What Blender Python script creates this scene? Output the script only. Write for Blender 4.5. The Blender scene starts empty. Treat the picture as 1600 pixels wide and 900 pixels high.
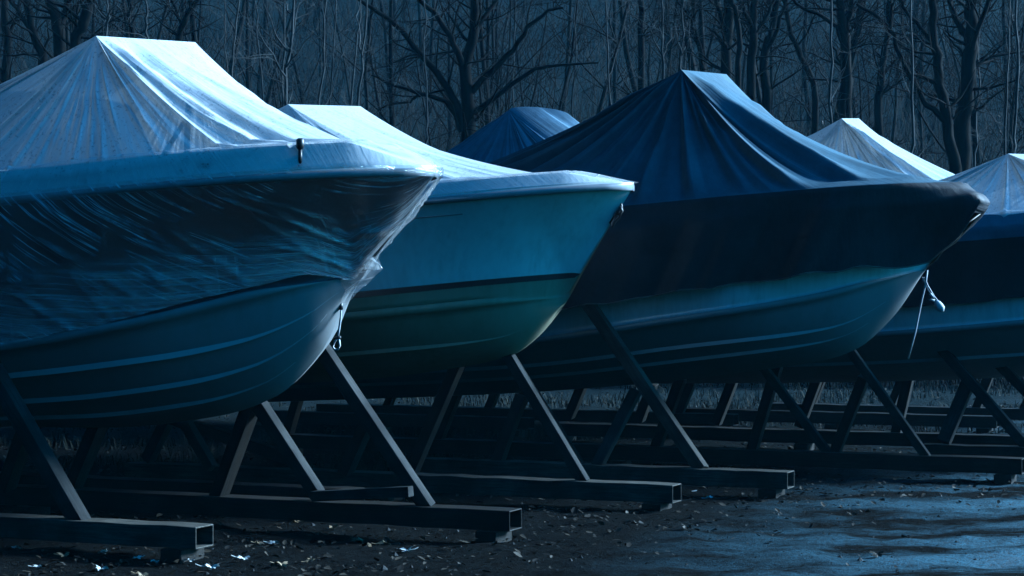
import bpy, math, random
import numpy as np
from mathutils import Vector, Matrix, noise as mnoise
R = math.radians
random.seed(7); rng = np.random.default_rng(7)
scn = bpy.context.scene
C = scn.collection

# ------------------------------------------------------------------ camera, sky, sun, exposure
FPX, EYE, HOR = 3111.0, 1.6, 460.0          # focal length in photo pixels, eye height, horizon row
cd = bpy.data.cameras.new('camera'); cam = bpy.data.objects.new('camera', cd); C.objects.link(cam)
cam.location = (0, 0, EYE); cam.rotation_euler = (R(90), 0, 0)
cd.sensor_width = 36; cd.lens = FPX / 1600 * 36; cd.shift_y = (HOR - 450) / 1600
cd.clip_start = 0.1; cd.clip_end = 1000
scn.camera = cam

SUN_EL, SUN_AZ = 25.0, 70.0                # azimuth clockwise from +Y (straight ahead) towards +X (right)
w = bpy.data.worlds.new('World'); scn.world = w; w.use_nodes = True
nt = w.node_tree; bg = nt.nodes['Background']
sky = nt.nodes.new('ShaderNodeTexSky'); sky.sky_type = 'NISHITA'; sky.sun_disc = False
sky.sun_elevation = R(SUN_EL); sky.sun_rotation = R(SUN_AZ)
sky.dust_density = 0.3; sky.ozone_density = 6.0
mx = nt.nodes.new('ShaderNodeMix'); mx.data_type = 'RGBA'; mx.blend_type = 'MULTIPLY'; mx.inputs[0].default_value = 1
mx.inputs[7].default_value = (0.012, 0.36, 0.50, 1)        # blue dusk air
tcw = nt.nodes.new('ShaderNodeTexCoord'); dot = nt.nodes.new('ShaderNodeVectorMath'); dot.operation = 'DOT_PRODUCT'
dot.inputs[1].default_value = Vector((.88, -.12, .46)).normalized(); nt.links.new(tcw.outputs['Generated'], dot.inputs[0])
mr = nt.nodes.new('ShaderNodeMapRange'); mr.interpolation_type = 'SMOOTHSTEP'       # directional gain put into the sky to shape hull light: bright right, dark left
for i_, v_ in enumerate((-.35, 1.0, .06, 1.5)): mr.inputs[i_ + 1].default_value = v_
nt.links.new(dot.outputs['Value'], mr.inputs[0])
mx2 = nt.nodes.new('ShaderNodeMix'); mx2.data_type = 'RGBA'; mx2.blend_type = 'MULTIPLY'; mx2.inputs[0].default_value = 1
nt.links.new(sky.outputs[0], mx.inputs[6]); nt.links.new(mx.outputs[2], mx2.inputs[6]); 
sxyz = nt.nodes.new('ShaderNodeSeparateXYZ'); nt.links.new(tcw.outputs['Generated'], sxyz.inputs[0])
mre = nt.nodes.new('ShaderNodeMapRange'); mre.interpolation_type = 'SMOOTHSTEP'      # added dimming of the low sky, keeps the hull bottoms dark
for i_, v_ in enumerate((0.02, .6, .09, 1.0)): mre.inputs[i_ + 1].default_value = v_
nt.links.new(sxyz.outputs[2], mre.inputs[0])
mul = nt.nodes.new('ShaderNodeMath'); mul.operation = 'MULTIPLY'; nt.links.new(mr.outputs[0], mul.inputs[0]); 
mrx = nt.nodes.new('ShaderNodeMapRange'); mrx.interpolation_type = 'SMOOTHSTEP'  # added glow low on the right, lifts the dimming to light the stems
for i_, v_ in enumerate((.5, 1.0, 0, .9)): mrx.inputs[i_ + 1].default_value = v_
nt.links.new(sxyz.outputs[0], mrx.inputs[0])
mxx = nt.nodes.new('ShaderNodeMath'); mxx.operation = 'MAXIMUM'; nt.links.new(mre.outputs[0], mxx.inputs[0]); nt.links.new(mrx.outputs[0], mxx.inputs[1])
nt.links.new(mxx.outputs[0], mul.inputs[1])
nt.links.new(mul.outputs[0], mx2.inputs[7]); nt.links.new(mx2.outputs[2], bg.inputs[0])
bg.inputs[1].default_value = 0.14
sd = bpy.data.lights.new('sun', 'SUN'); sun = bpy.data.objects.new('sun', sd); C.objects.link(sun)
sd.energy = 5.0; sd.angle = R(18); sd.color = (0.47, 0.74, 1.0)
el, az = R(SUN_EL), R(SUN_AZ)
ldir = Vector((math.sin(az) * math.cos(el), math.cos(az) * math.cos(el), math.sin(el)))
sun.rotation_euler = ldir.to_track_quat('Z', 'Y').to_euler()
scn.view_settings.view_transform = 'Standard'; scn.view_settings.look = 'None'
scn.view_settings.exposure = 2.2; scn.view_settings.gamma = 1.0
scn.view_settings.use_curve_mapping = False
scn.render.engine = 'CYCLES'
scn.cycles.transparent_max_bounces = 16; scn.cycles.max_bounces = 8; scn.cycles.diffuse_bounces = 0

# ------------------------------------------------------------------ yard frame: p along the bows, q away from camera
TH = R(24.0); CT, ST = math.cos(TH), math.sin(TH)
DV = Vector((CT, -ST, 0)); NV = Vector((ST, CT, 0))
def on_plane(px, py, q):                   # point of the vertical plane q seen at a photo pixel, world coords
    xn = (px - 800) / FPX; Z = q / (CT + ST * xn)
    return Vector((xn * Z, Z, EYE + (HOR - py) / FPX * Z))
def at_depth(px, py, Y):
    return Vector(((px - 800) / FPX * Y, Y, EYE + (HOR - py) / FPX * Y))
def pof(v): return v.x * CT - v.y * ST

# ------------------------------------------------------------------ tagging and mesh helpers
def tag(o, label=None, cat=None, group=None, kind=None):
    if label: o['label'] = label
    if cat: o['category'] = cat
    if group: o['group'] = group
    if kind: o['kind'] = kind
    return o
def empty(name, loc=(0, 0, 0), rz=0, **k):
    o = bpy.data.objects.new(name, None); C.objects.link(o); o.empty_display_size = .2
    o.location = loc; o.rotation_euler = (0, 0, rz); tag(o, **k); return o
class MB:
    def __init__(s): s.v = []; s.f = []; s.m = []; s.uv = None
    def add(s, vs, fs, mi=0):
        b = len(s.v); s.v += [tuple(x) for x in vs]; s.f += [tuple(b + i for i in f) for f in fs]; s.m += [mi] * len(fs)
    def grid(s, G, mi=None, closed=False, flip=False):
        n, m = len(G), len(G[0]); b = len(s.v)
        for row in G: s.v += [tuple(x) for x in row]
        for i in range(n if closed else n - 1):
            for j in range(m - 1):
                a = b + i * m + j; c = b + ((i + 1) % n) * m + j
                q = (a, c, c + 1, a + 1)
                s.f.append(q[::-1] if flip else q); s.m.append(mi(i, j) if callable(mi) else (mi or 0))
    def box(s, c, d, mi=0, rot=None):
        x, y, z = [k / 2 for k in d]
        vs = [Vector(p) for p in ((-x,-y,-z),(x,-y,-z),(x,y,-z),(-x,y,-z),(-x,-y,z),(x,-y,z),(x,y,z),(-x,y,z))]
        if rot is not None: vs = [rot @ v for v in vs]
        c = Vector(c)
        s.add([v + c for v in vs], [(0,3,2,1),(4,5,6,7),(0,1,5,4),(1,2,6,5),(2,3,7,6),(3,0,4,7)], mi)
    def tube(s, pts, rad, n=6, mi=0, cap=True):
        pts = [Vector(p) for p in pts]; k = len(pts); rings = []
        if not hasattr(rad, '__len__'): rad = [rad] * k
        up = Vector((0.31, 0.2, 0.93))
        b = len(s.v)
        for i, p in enumerate(pts):
            t = (pts[min(i+1, k-1)] - pts[max(i-1, 0)])
            if t.length < 1e-9: t = Vector((0, 0, 1))
            t.normalize()
            a = t.cross(up)
            if a.length < .1: a = t.cross(Vector((1, 0, 0)))
            a.normalize(); c = t.cross(a); up = c.cross(t) if False else up
            for j in range(n):
                an = 2 * math.pi * j / n
                s.v.append(tuple(p + (a * math.cos(an) + c * math.sin(an)) * rad[i]))
        for i in range(k - 1):
            for j in range(n):
                j2 = (j + 1) % n
                s.f.append((b+i*n+j, b+i*n+j2, b+(i+1)*n+j2, b+(i+1)*n+j)); s.m.append(mi)
        if cap:
            s.f.append(tuple(b + j for j in range(n))[::-1]); s.m.append(mi)
            s.f.append(tuple(b + (k-1)*n + j for j in range(n))); s.m.append(mi)
    def build(s, name, mats, parent=None, smooth=True, uv=None, bevel=0, **k):
        me = bpy.data.meshes.new(name); me.from_pydata(s.v, [], s.f)
        if not isinstance(mats, (list, tuple)): mats = [mats]
        for m in mats: me.materials.append(m)
        if len(mats) > 1: me.polygons.foreach_set('material_index', s.m)
        if smooth: me.polygons.foreach_set('use_smooth', [True] * len(s.f))
        if uv is not None:
            l = me.uv_layers.new(name='UVMap'); vi = np.empty(len(me.loops), dtype=np.int32)
            me.loops.foreach_get('vertex_index', vi); l.data.foreach_set('uv', np.asarray(uv, dtype=np.float32)[vi].ravel())
        me.update()
        o = bpy.data.objects.new(name, me); C.objects.link(o)
        if parent: o.parent = parent
        if bevel:
            b = o.modifiers.new('bevel', 'BEVEL'); b.width = bevel; b.segments = 2; b.limit_method = 'ANGLE'
        tag(o, **k); return o

def curve(pts):                            # smooth interpolation through (x, y) points
    xs = np.array([p[0] for p in pts], float); ys = np.array([p[1] for p in pts], float)
    d = np.diff(ys) / np.diff(xs); m = np.empty(len(xs)); m[0] = d[0]; m[-1] = d[-1]
    for i in range(1, len(xs) - 1):
        m[i] = 0 if d[i-1] * d[i] <= 0 else 2 * d[i-1] * d[i] / (d[i-1] + d[i])
    def f(x):
        x = min(max(x, xs[0]), xs[-1]); i = int(min(max(np.searchsorted(xs, x) - 1, 0), len(xs) - 2))
        h = xs[i+1] - xs[i]; t = (x - xs[i]) / h
        return float((2*t**3-3*t**2+1)*ys[i] + (t**3-2*t**2+t)*h*m[i] + (-2*t**3+3*t**2)*ys[i+1] + (t**3-t**2)*h*m[i+1])
    return f
def noise1(n, step, octs, seed):           # smooth 1D noise sampled at n points; octs = [(wavelength, amplitude)]
    r = np.random.default_rng(seed); x = np.arange(n) * step; out = np.zeros(n)
    for wl, am in octs:
        k = int(x[-1] / wl) + 4; v = r.uniform(-1, 1, k); t = x / wl; i = t.astype(int); f = t - i; f = f*f*(3-2*f)
        out += am * (v[i] * (1 - f) + v[i+1] * f)
    return out

# ------------------------------------------------------------------ materials
class NT:
    def __init__(s, name):
        s.m = bpy.data.materials.new(name); s.m.use_nodes = True; s.t = s.m.node_tree; s.t.nodes.clear()
        s.out = s.n('ShaderNodeOutputMaterial')
    def n(s, typ, ins=None, **pr):
        o = s.t.nodes.new(typ)
        for k, v in pr.items(): setattr(o, k, v)
        if ins:
            for k, v in ins.items(): s.put(o.inputs[k], v)
        return o
    def put(s, sock, v):
        if hasattr(v, 'is_output') or isinstance(v, bpy.types.NodeSocket): s.t.links.new(v, sock)
        elif isinstance(v, bpy.types.Node): s.t.links.new(v.outputs[0], sock)
        else: sock.default_value = v
    def coord(s, kind='Object', scale=(1, 1, 1), rot=(0, 0, 0)):
        c = s.n('ShaderNodeTexCoord'); m = s.n('ShaderNodeMapping'); s.put(m.inputs[0], c.outputs[kind])
        m.inputs['Scale'].default_value = scale; m.inputs['Rotation'].default_value = rot; return m.outputs[0]
    def noise(s, vec, scale=5, detail=5, rough=.55, dist=0):
        return s.n('ShaderNodeTexNoise', {'Vector': vec, 'Scale': scale, 'Detail': detail, 'Roughness': rough, 'Distortion': dist}).outputs[0]
    def ramp(s, fac, stops, interp='LINEAR'):
        r = s.n('ShaderNodeValToRGB', {0: fac}); e = r.color_ramp; e.interpolation = interp
        while len(e.elements) < len(stops): e.elements.new(.5)
        for el_, (p, c) in zip(e.elements, stops):
            el_.position = p; el_.color = (c, c, c, 1) if not hasattr(c, '__len__') else (*c[:3], 1)
        return r.outputs[0]
    def math(s, op, a, b=0.0, clamp=False):
        m = s.n('ShaderNodeMath', {0: a, 1: b}, operation=op); m.use_clamp = clamp; return m.outputs[0]
    def mix(s, f, a, b, mode='MIX'):
        m = s.n('ShaderNodeMix', data_type='RGBA', blend_type=mode)
        s.put(m.inputs[0], f)
        for i, v in ((6, a), (7, b)): s.put(m.inputs[i], (*v, 1) if isinstance(v, tuple) and len(v) == 3 else v)
        return m.outputs[2]
    def bump(s, h, dist=.01, strength=1):
        return s.n('ShaderNodeBump', {'Height': h, 'Distance': dist, 'Strength': strength}).outputs[0]
    def bsdf(s, color, rough=.5, normal=None, spec=.5, metal=0, **k):
        b = s.n('ShaderNodeBsdfPrincipled'); s.put(b.inputs['Base Color'], (*color, 1) if isinstance(color, tuple) and len(color) == 3 else color)
        s.put(b.inputs['Roughness'], rough); s.put(b.inputs['Specular IOR Level'], spec); s.put(b.inputs['Metallic'], metal)
        if normal is not None: s.put(b.inputs['Normal'], normal)
        for kk, v in k.items(): s.put(b.inputs[kk], v)
        return b.outputs[0]
    def done(s, sh, disp=None): s.put(s.out.inputs[0], sh); return s.m

def m_gel(name, col, rough=.28, dirt=.25, streak=True, dcol=(.12, .12, .09)):
    t = NT(name); v = t.coord('Object', (1, 1, 1)); vs = t.coord('Object', (9, 9, .8))
    a = t.noise(v, 3, 6, .65); b = t.noise(vs, 2, 5, .6)
    f = t.math('MULTIPLY', t.ramp(a, [(.35, 0), (.75, 1)]), t.ramp(b, [(.4, .1), (.7, 1)]))
    c = t.mix(t.math('MULTIPLY', f, dirt), col, dcol)
    fine = t.noise(v, 60, 3, .6)
    return t.done(t.bsdf(c, t.ramp(a, [(.3, rough), (.8, rough + .2)]), t.bump(t.math('ADD', t.math('MULTIPLY', fine, .1), a), .004, .25)))
def m_wood(name, col=(.16, .13, .10), col2=(.05, .04, .035), rough=.75, spec=.1):
    t = NT(name); v = t.coord('Object', (1.2, 16, 16)); v2 = t.coord('Object', (1, 1, 1))
    a = t.noise(v, 3, 7, .65, .6); b = t.noise(v2, 2.3, 5, .6); kn = t.n('ShaderNodeTexVoronoi', {'Vector': t.coord('Object', (1, 3, 3)), 'Scale': 2.0}).outputs[0]
    c = t.mix(t.ramp(a, [(.3, 0), (.7, 1)]), col2, col)
    c = t.mix(t.ramp(b, [(.42, 0), (.6, .75)]), c, col2)
    c = t.mix(t.ramp(kn, [(.03, .9), (.1, 0)]), c, (.015, .012, .01))
    return t.done(t.bsdf(c, t.ramp(b, [(.3, rough - .2), (.7, rough + .1)]), t.bump(a, .006, .7), spec))
def m_plain(name, col, rough=.5, metal=0, bump=0):
    t = NT(name); v = t.coord('Object'); a = t.noise(v, 14, 4, .6)
    c = t.mix(t.ramp(a, [(.35, 0), (.7, .5)]), col, tuple(x * .5 for x in col))
    return t.done(t.bsdf(c, rough, t.bump(a, .004, bump) if bump else None, metal=metal))

M = {}
M['navy'] = m_gel('navy_gelcoat', (.004, .006, .012), .3, .1, dcol=(.03, .03, .03))
M['white'] = m_gel('white_gelcoat', (.70, .72, .72), .32, .45)
M['strake'] = m_gel('lit_strake', (.34, .35, .35), .5, .3)  # paler than the bottom paint: light on the strakes' upright faces, put into colour
M['deck'] = m_gel('deck_gelcoat', (.66, .68, .68), .45, .3)
M['bottom'] = m_gel('pale_bottom_paint', (.20, .205, .21), .5, .45)
M['bottom_grey'] = m_gel('grey_bottom_paint', (.22, .23, .235), .5, .4)
M['bottom_green'] = m_gel('stained_green_bottom', (.25, .23, .15), .6, .55, dcol=(.08, .08, .03))
M['black'] = m_plain('black_rubber', (.012, .012, .014), .45)
M['steel'] = m_plain('stainless_steel', (.5, .5, .5), .3, 1)
M['rail'] = m_plain('rub_rail_vinyl', (.25, .26, .28), .35)
M['rail_black'] = m_plain('black_rub_rail', (.02, .02, .022), .35)
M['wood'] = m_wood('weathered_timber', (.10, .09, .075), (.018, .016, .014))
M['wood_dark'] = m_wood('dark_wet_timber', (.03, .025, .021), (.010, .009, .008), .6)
M['wood_pale'] = m_wood('pale_timber', (.085, .075, .062), (.02, .018, .015), .7)
M['wood_prop'] = m_wood('weathered_prop', (.048, .048, .046), (.012, .012, .012), .8, .06)
M['rope'] = m_plain('nylon_rope', (.55, .56, .58), .7, 0, .6)
M['cord'] = m_plain('brown_hem_cord', (.12, .10, .08), .7)
M['glass'] = m_plain('windscreen_glass', (.03, .035, .04), .1)
M['bark'] = m_wood('dark_bark', (.006, .0055, .005), (.003, .003, .003), .95, .03)
M['bark_pale'] = m_wood('pale_sapling_bark', (.065, .07, .07), (.03, .03, .03), .85, .1)
M['bark_mid'] = m_wood('grey_bark', (.009, .009, .009), (.004, .004, .004), .9, .04)

def m_film(name, kind):
    # kind 'tent': milky translucent sheet; 'clear': nearly transparent sheet with crease streaks
    t = NT(name); uv = t.n('ShaderNodeTexCoord').outputs['UV']
    def mp(sx, sy, rz=0, vec=None):
        m = t.n('ShaderNodeMapping', {0: vec or uv}); m.inputs['Scale'].default_value = (sx, sy, 1); m.inputs['Rotation'].default_value = (0, 0, rz); return m.outputs[0]
    ob = t.coord('Object')
    big = t.noise(ob, 1.3, 3, .5)
    if kind == 'tent':
        s1 = t.noise(mp(9, .9), 2.2, 4, .7, .25); s2 = t.noise(mp(26, 1.6), 2, 4, .75, .3)
        spots = t.noise(ob, 38, 4, .75); drops = t.n('ShaderNodeTexVoronoi', {'Vector': ob, 'Scale': 55}).outputs[0]
        smear = t.noise(t.coord('Object', (1, 1, 1)), 5, 8, .75, .4)
        streak = t.ramp(s2, [(.50, 0), (.62, 1)])
        msk = t.ramp(big, [(.4, 0), (.6, 1)])
        a = t.math('ADD', t.math('MULTIPLY', t.ramp(s1, [(.3, 0), (.75, 1)]), .2), .72)
        a = t.math('ADD', a, t.math('MULTIPLY', t.math('MULTIPLY', streak, msk), .35), True)
        vv = t.n('ShaderNodeSeparateXYZ', {0: uv}).outputs[1]
        a = t.math('MULTIPLY', a, t.ramp(vv, [(.88, 1), (.93, .42)]))
        grime = t.ramp(t.math('ADD', t.math('MULTIPLY', spots, .78), t.math('MULTIPLY', smear, .26)), [(.575, 0), (.63, 1)])
        col = t.mix(t.math('MULTIPLY', grime, .6), (.80, .82, .83), (.22, .24, .26))
        h = t.math('ADD', t.math('MULTIPLY', s2, .5), t.math('ADD', s1, t.math('MULTIPLY', spots, .12)))
        nrm = t.bump(h, .012, .55)
        d = t.bsdf(col, .27, nrm, .8)
        tr = t.n('ShaderNodeBsdfTranslucent', {'Color': col, 'Normal': nrm}).outputs[0]
        body = t.n('ShaderNodeMixShader', {0: t.math('ADD', .14, t.math('MULTIPLY', t.math('MULTIPLY', streak, msk), .5)), 1: d, 2: tr}).outputs[0]
    else:
        # creases fan down and towards the bow; they fade in and out
        A = t.ramp(t.noise(mp(13, .30, R(0), None), 1.6, 2, .5, .05), [(.60, 0), (.64, 1), (.68, 0)])
        m1 = t.n('ShaderNodeMapping', {0: uv}); m1.inputs['Rotation'].default_value = (0, 0, R(-42)); 
        m2 = t.n('ShaderNodeMapping', {0: m1.outputs[0]}); m2.inputs['Scale'].default_value = (.42, 26, 1)
        B = t.ramp(t.noise(m2.outputs[0], 1.5, 2, .5, .08), [(.55, 0), (.575, 1), (.60, 0)])
        m3 = t.n('ShaderNodeMapping', {0: uv}); m3.inputs['Rotation'].default_value = (0, 0, R(-14)); 
        m4 = t.n('ShaderNodeMapping', {0: m3.outputs[0]}); m4.inputs['Scale'].default_value = (.4, 34, 1)
        D = t.ramp(t.noise(m4.outputs[0], 1.7, 3, .6, .15), [(.56, 0), (.62, 1), (.67, 0)])
        patch = t.ramp(t.noise(ob, 2.3, 3, .6), [(.44, 0), (.56, 1)])
        patch2 = t.ramp(t.noise(t.coord('Object', (1, 1, 1), (1, 2, 3)), 1.9, 3, .6), [(.42, 0), (.54, 1)])
        sep = t.n('ShaderNodeSeparateXYZ', {0: uv}); vv = sep.outputs[1]
        low = t.ramp(t.math('SUBTRACT', vv, 1.0), [(.50, 0), (.78, 1)])
        haze = t.noise(m4.outputs[0], .8, 6, .75, .3)
        st = t.math('MAXIMUM', t.math('MULTIPLY', B, patch), t.math('MAXIMUM', t.math('MULTIPLY', t.math('MULTIPLY', A, .2), patch2), t.math('MULTIPLY', D, low)))
        if kind == 'bag': low = 0.35
        a = t.math('ADD', t.math('MULTIPLY', st, .9), .06)
        a = t.math('ADD', a, t.math('MULTIPLY', t.math('MULTIPLY', low, t.ramp(haze, [(.38, 0), (.68, 1)])), .65), True)
        col = t.mix(.0, (.78, .82, .85), (.5, .5, .5))
        h = t.math('ADD', st, t.math('MULTIPLY', haze, .8))
        nrm = t.bump(h, .012, .8)
        d = t.bsdf(col, .16, nrm, .8)
        tr = t.n('ShaderNodeBsdfTranslucent', {'Color': col, 'Normal': nrm}).outputs[0]
        body = t.n('ShaderNodeMixShader', {0: .25, 1: d, 2: tr}).outputs[0]
    tp = t.n('ShaderNodeBsdfTransparent').outputs[0]
    mixed = t.n('ShaderNodeMixShader', {0: a, 1: tp, 2: body}).outputs[0]
    gl = t.n('ShaderNodeBsdfGlossy', {'Color': (.9, .93, .95, 1), 'Roughness': .14, 'Normal': nrm}).outputs[0]
    lw = t.n('ShaderNodeLayerWeight', {'Blend': .5, 'Normal': nrm}).outputs['Facing']
    fr = t.math('ADD', .05 if kind == 'tent' else .17, t.math('MULTIPLY', t.math('POWER', lw, 4.0), .12 if kind == 'tent' else .4))
    return t.done(t.n('ShaderNodeMixShader', {0: t.math('MULTIPLY', fr, 1.0, True), 1: mixed, 2: gl}).outputs[0])
def m_canvas(name, col, rough=.62, col2=None):
    t = NT(name); ob = t.coord('Object'); uv = t.coord('UV', (10, 1.2, 1)); col2 = col2 or tuple(x * .55 for x in col)
    a = t.noise(uv, 2, 5, .65, .3); b = t.noise(ob, 2.2, 6, .7); sp = t.noise(ob, 42, 4, .7)
    c = t.mix(t.ramp(b, [(.35, 0), (.7, 1)]), col, col2)
    c = t.mix(t.ramp(sp, [(.62, 0), (.72, .6)]), c, col2)
    h = t.math('ADD', a, t.math('MULTIPLY', sp, .15))
    return t.done(t.bsdf(c, t.ramp(b, [(.3, rough - .15), (.7, rough + .1)]), t.bump(h, .012, .6), .15))
M['film'] = m_film('milky_shrink_film', 'tent')
M['film_clear'] = m_film('clear_creased_film', 'clear')
M['film_bag'] = m_film('sagging_clear_film', 'bag')
M['canvas'] = m_canvas('blue_canvas', (.06, .125, .165))
M['canvas_light'] = m_canvas('pale_blue_canvas', (.10, .19, .26))
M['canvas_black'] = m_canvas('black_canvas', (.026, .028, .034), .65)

def m_ground():
    t = NT('wet_muddy_gravel'); ob = t.coord('Object')
    st = t.coord('Object', (.32, 1.15, 1), (0, 0, R(-14)))
    big = t.noise(st, 1.1, 6, .66, .5); mid = t.noise(ob, 2.4, 6, .65); fine = t.noise(ob, 26, 6, .75); grit = t.noise(ob, 110, 3, .7)
    pos = t.n('ShaderNodeSeparateXYZ', {0: ob})
    # worn wheel track of pale wet grit on the open side, sky reflection painted in as blue
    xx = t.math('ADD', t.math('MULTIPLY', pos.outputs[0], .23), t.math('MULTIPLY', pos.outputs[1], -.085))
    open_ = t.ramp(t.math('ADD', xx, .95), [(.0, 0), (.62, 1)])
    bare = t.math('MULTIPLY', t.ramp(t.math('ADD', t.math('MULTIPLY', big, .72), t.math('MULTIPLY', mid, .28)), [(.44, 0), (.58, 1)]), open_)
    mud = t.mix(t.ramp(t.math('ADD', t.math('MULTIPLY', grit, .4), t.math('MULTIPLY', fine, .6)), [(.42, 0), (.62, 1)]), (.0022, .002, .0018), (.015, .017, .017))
    grav_sky = t.mix(t.ramp(t.math('ADD', t.math('MULTIPLY', grit, .6), t.math('MULTIPLY', fine, .4)), [(.42, 0), (.56, 1)]), (.004, .007, .009), (.034, .165, .235))
    c = t.mix(bare, mud, grav_sky)
    litter = t.ramp(mid, [(.50, 0), (.60, 1)])
    far = t.ramp(t.math('MULTIPLY', pos.outputs[1], .01), [(.20, 0), (.34, 1)])
    c = t.mix(far, c, t.mix(t.ramp(fine, [(.4, 0), (.65, 1)]), (.008, .013, .014), (.026, .046, .052)))
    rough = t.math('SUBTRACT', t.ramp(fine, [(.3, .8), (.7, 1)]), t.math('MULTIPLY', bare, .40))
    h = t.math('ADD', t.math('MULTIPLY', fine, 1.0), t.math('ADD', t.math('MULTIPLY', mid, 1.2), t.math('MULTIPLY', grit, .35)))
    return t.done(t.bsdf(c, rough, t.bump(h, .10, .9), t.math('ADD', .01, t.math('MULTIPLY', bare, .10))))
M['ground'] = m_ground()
def m_leaf(name, c1, c2, rough=.6, spec=.1):
    t = NT(name); i = t.n('ShaderNodeNewGeometry').outputs['Random Per Island']
    return t.done(t.bsdf(t.mix(i, c1, c2), rough, None, spec))
M['litter'] = m_leaf('leaf_litter', (.006, .005, .004), (.055, .042, .030), .6)
M['leaf_pale'] = m_leaf('pale_leaf', (.42, .40, .36), (.62, .60, .56), .5)
M['leaf_brown'] = m_leaf('brown_leaf', (.22, .14, .08), (.30, .20, .12), .6)
M['grass'] = m_leaf('dead_grass', (.006, .007, .004), (.026, .027, .020), .8, .08)
M['twig'] = m_leaf('undergrowth_twig', (.006, .006, .005), (.032, .031, .029), .9, .04)
M['clod'] = m_plain('mud_clod', (.006, .006, .006), .9, 0, 1)
M['paper'] = m_plain('white_paper', (.75, .76, .78), .6)

# ------------------------------------------------------------------ ground sheet with the wooded hill behind
def gz(x, y):
    h = 0.0
    if y > 36:
        d = y - 36; h += .10 * d * min(1, d / 25) + .0026 * d * d * (1 if d < 60 else 1)
        h = min(h, 60)
        h += .5 * mnoise.noise(Vector((x * .05, y * .05, 3))) * min(1, d / 20) * 2
    n = mnoise.fractal(Vector((x * .5, y * .9, 0)), 1, 2, 4) * .03 + mnoise.fractal(Vector((x * 3, y * 3, 5)), 1, 2, 5) * .026
    return h + n - .02
def lines(a, b, c, d, fine, grow):         # fine spacing inside b..c, growing outwards to a and d
    m = list(np.arange(b, c, fine)); s = fine; x = m[-1]
    while x < d: s *= grow; x += s; m.append(x)
    s = fine; x = b; l = []
    while x > a: s *= grow; x -= s; l.append(x)
    return l[::-1] + m
gx = lines(-160, -6.5, 8.5, 160, .07, 1.10); gy = lines(-30, 10.0, 22, 230, .06, 1.045)
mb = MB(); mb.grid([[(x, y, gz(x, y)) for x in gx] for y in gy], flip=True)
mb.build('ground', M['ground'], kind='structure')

# ------------------------------------------------------------------ boats
def smooth(t): t = max(0, min(1, t)); return t * t * (3 - 2 * t)
class Boat:
    def __init__(s, q, ptip, L, keel, chz, chb, shz, shb, deck=.16):
        s.q, s.p, s.L = q, ptip, L
        s.keel, s.chz, s.chb, s.shz, s.shb = map(curve, (keel, chz, chb, shz, shb))
        s.u0 = chz[0][0]; s.deck = deck
        o = DV * ptip + NV * q; s.origin = (o.x, o.y, 0)
    def chine(s, u):
        if u <= s.u0: return 0.0, s.keel(u)
        return s.chb(u), max(s.chz(u), s.keel(u) + .0)
    def top(s, u, f, side, off=0.0):       # topside: f 0 chine .. 1 sheer
        cb, cz = s.chine(u); sb, sz = s.shb(u), s.shz(u)
        v = cb + (sb - cb) * (f - .22 * math.sin(math.pi * f) * (1 - smooth(u / 4)) ) + off
        return Vector((-u, side * -1 * v, cz + (sz - cz) * f))
    def bot(s, u, f, side, off=0.0):       # bottom: f 0 keel .. 1 chine
        cb, cz = s.chine(u); kz = s.keel(u)
        bul = .20 * math.sin(math.pi * f) * (1 - smooth((u - .5) / 3)) + .04 * math.sin(math.pi * f)
        v = cb * f + cb * bul * .5; z = kz + (cz - kz) * (f ** 1.12) - .06 * math.sin(math.pi * f) * smooth(u)
        return Vector((-u, side * -1 * (v + off), z - off))
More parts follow.
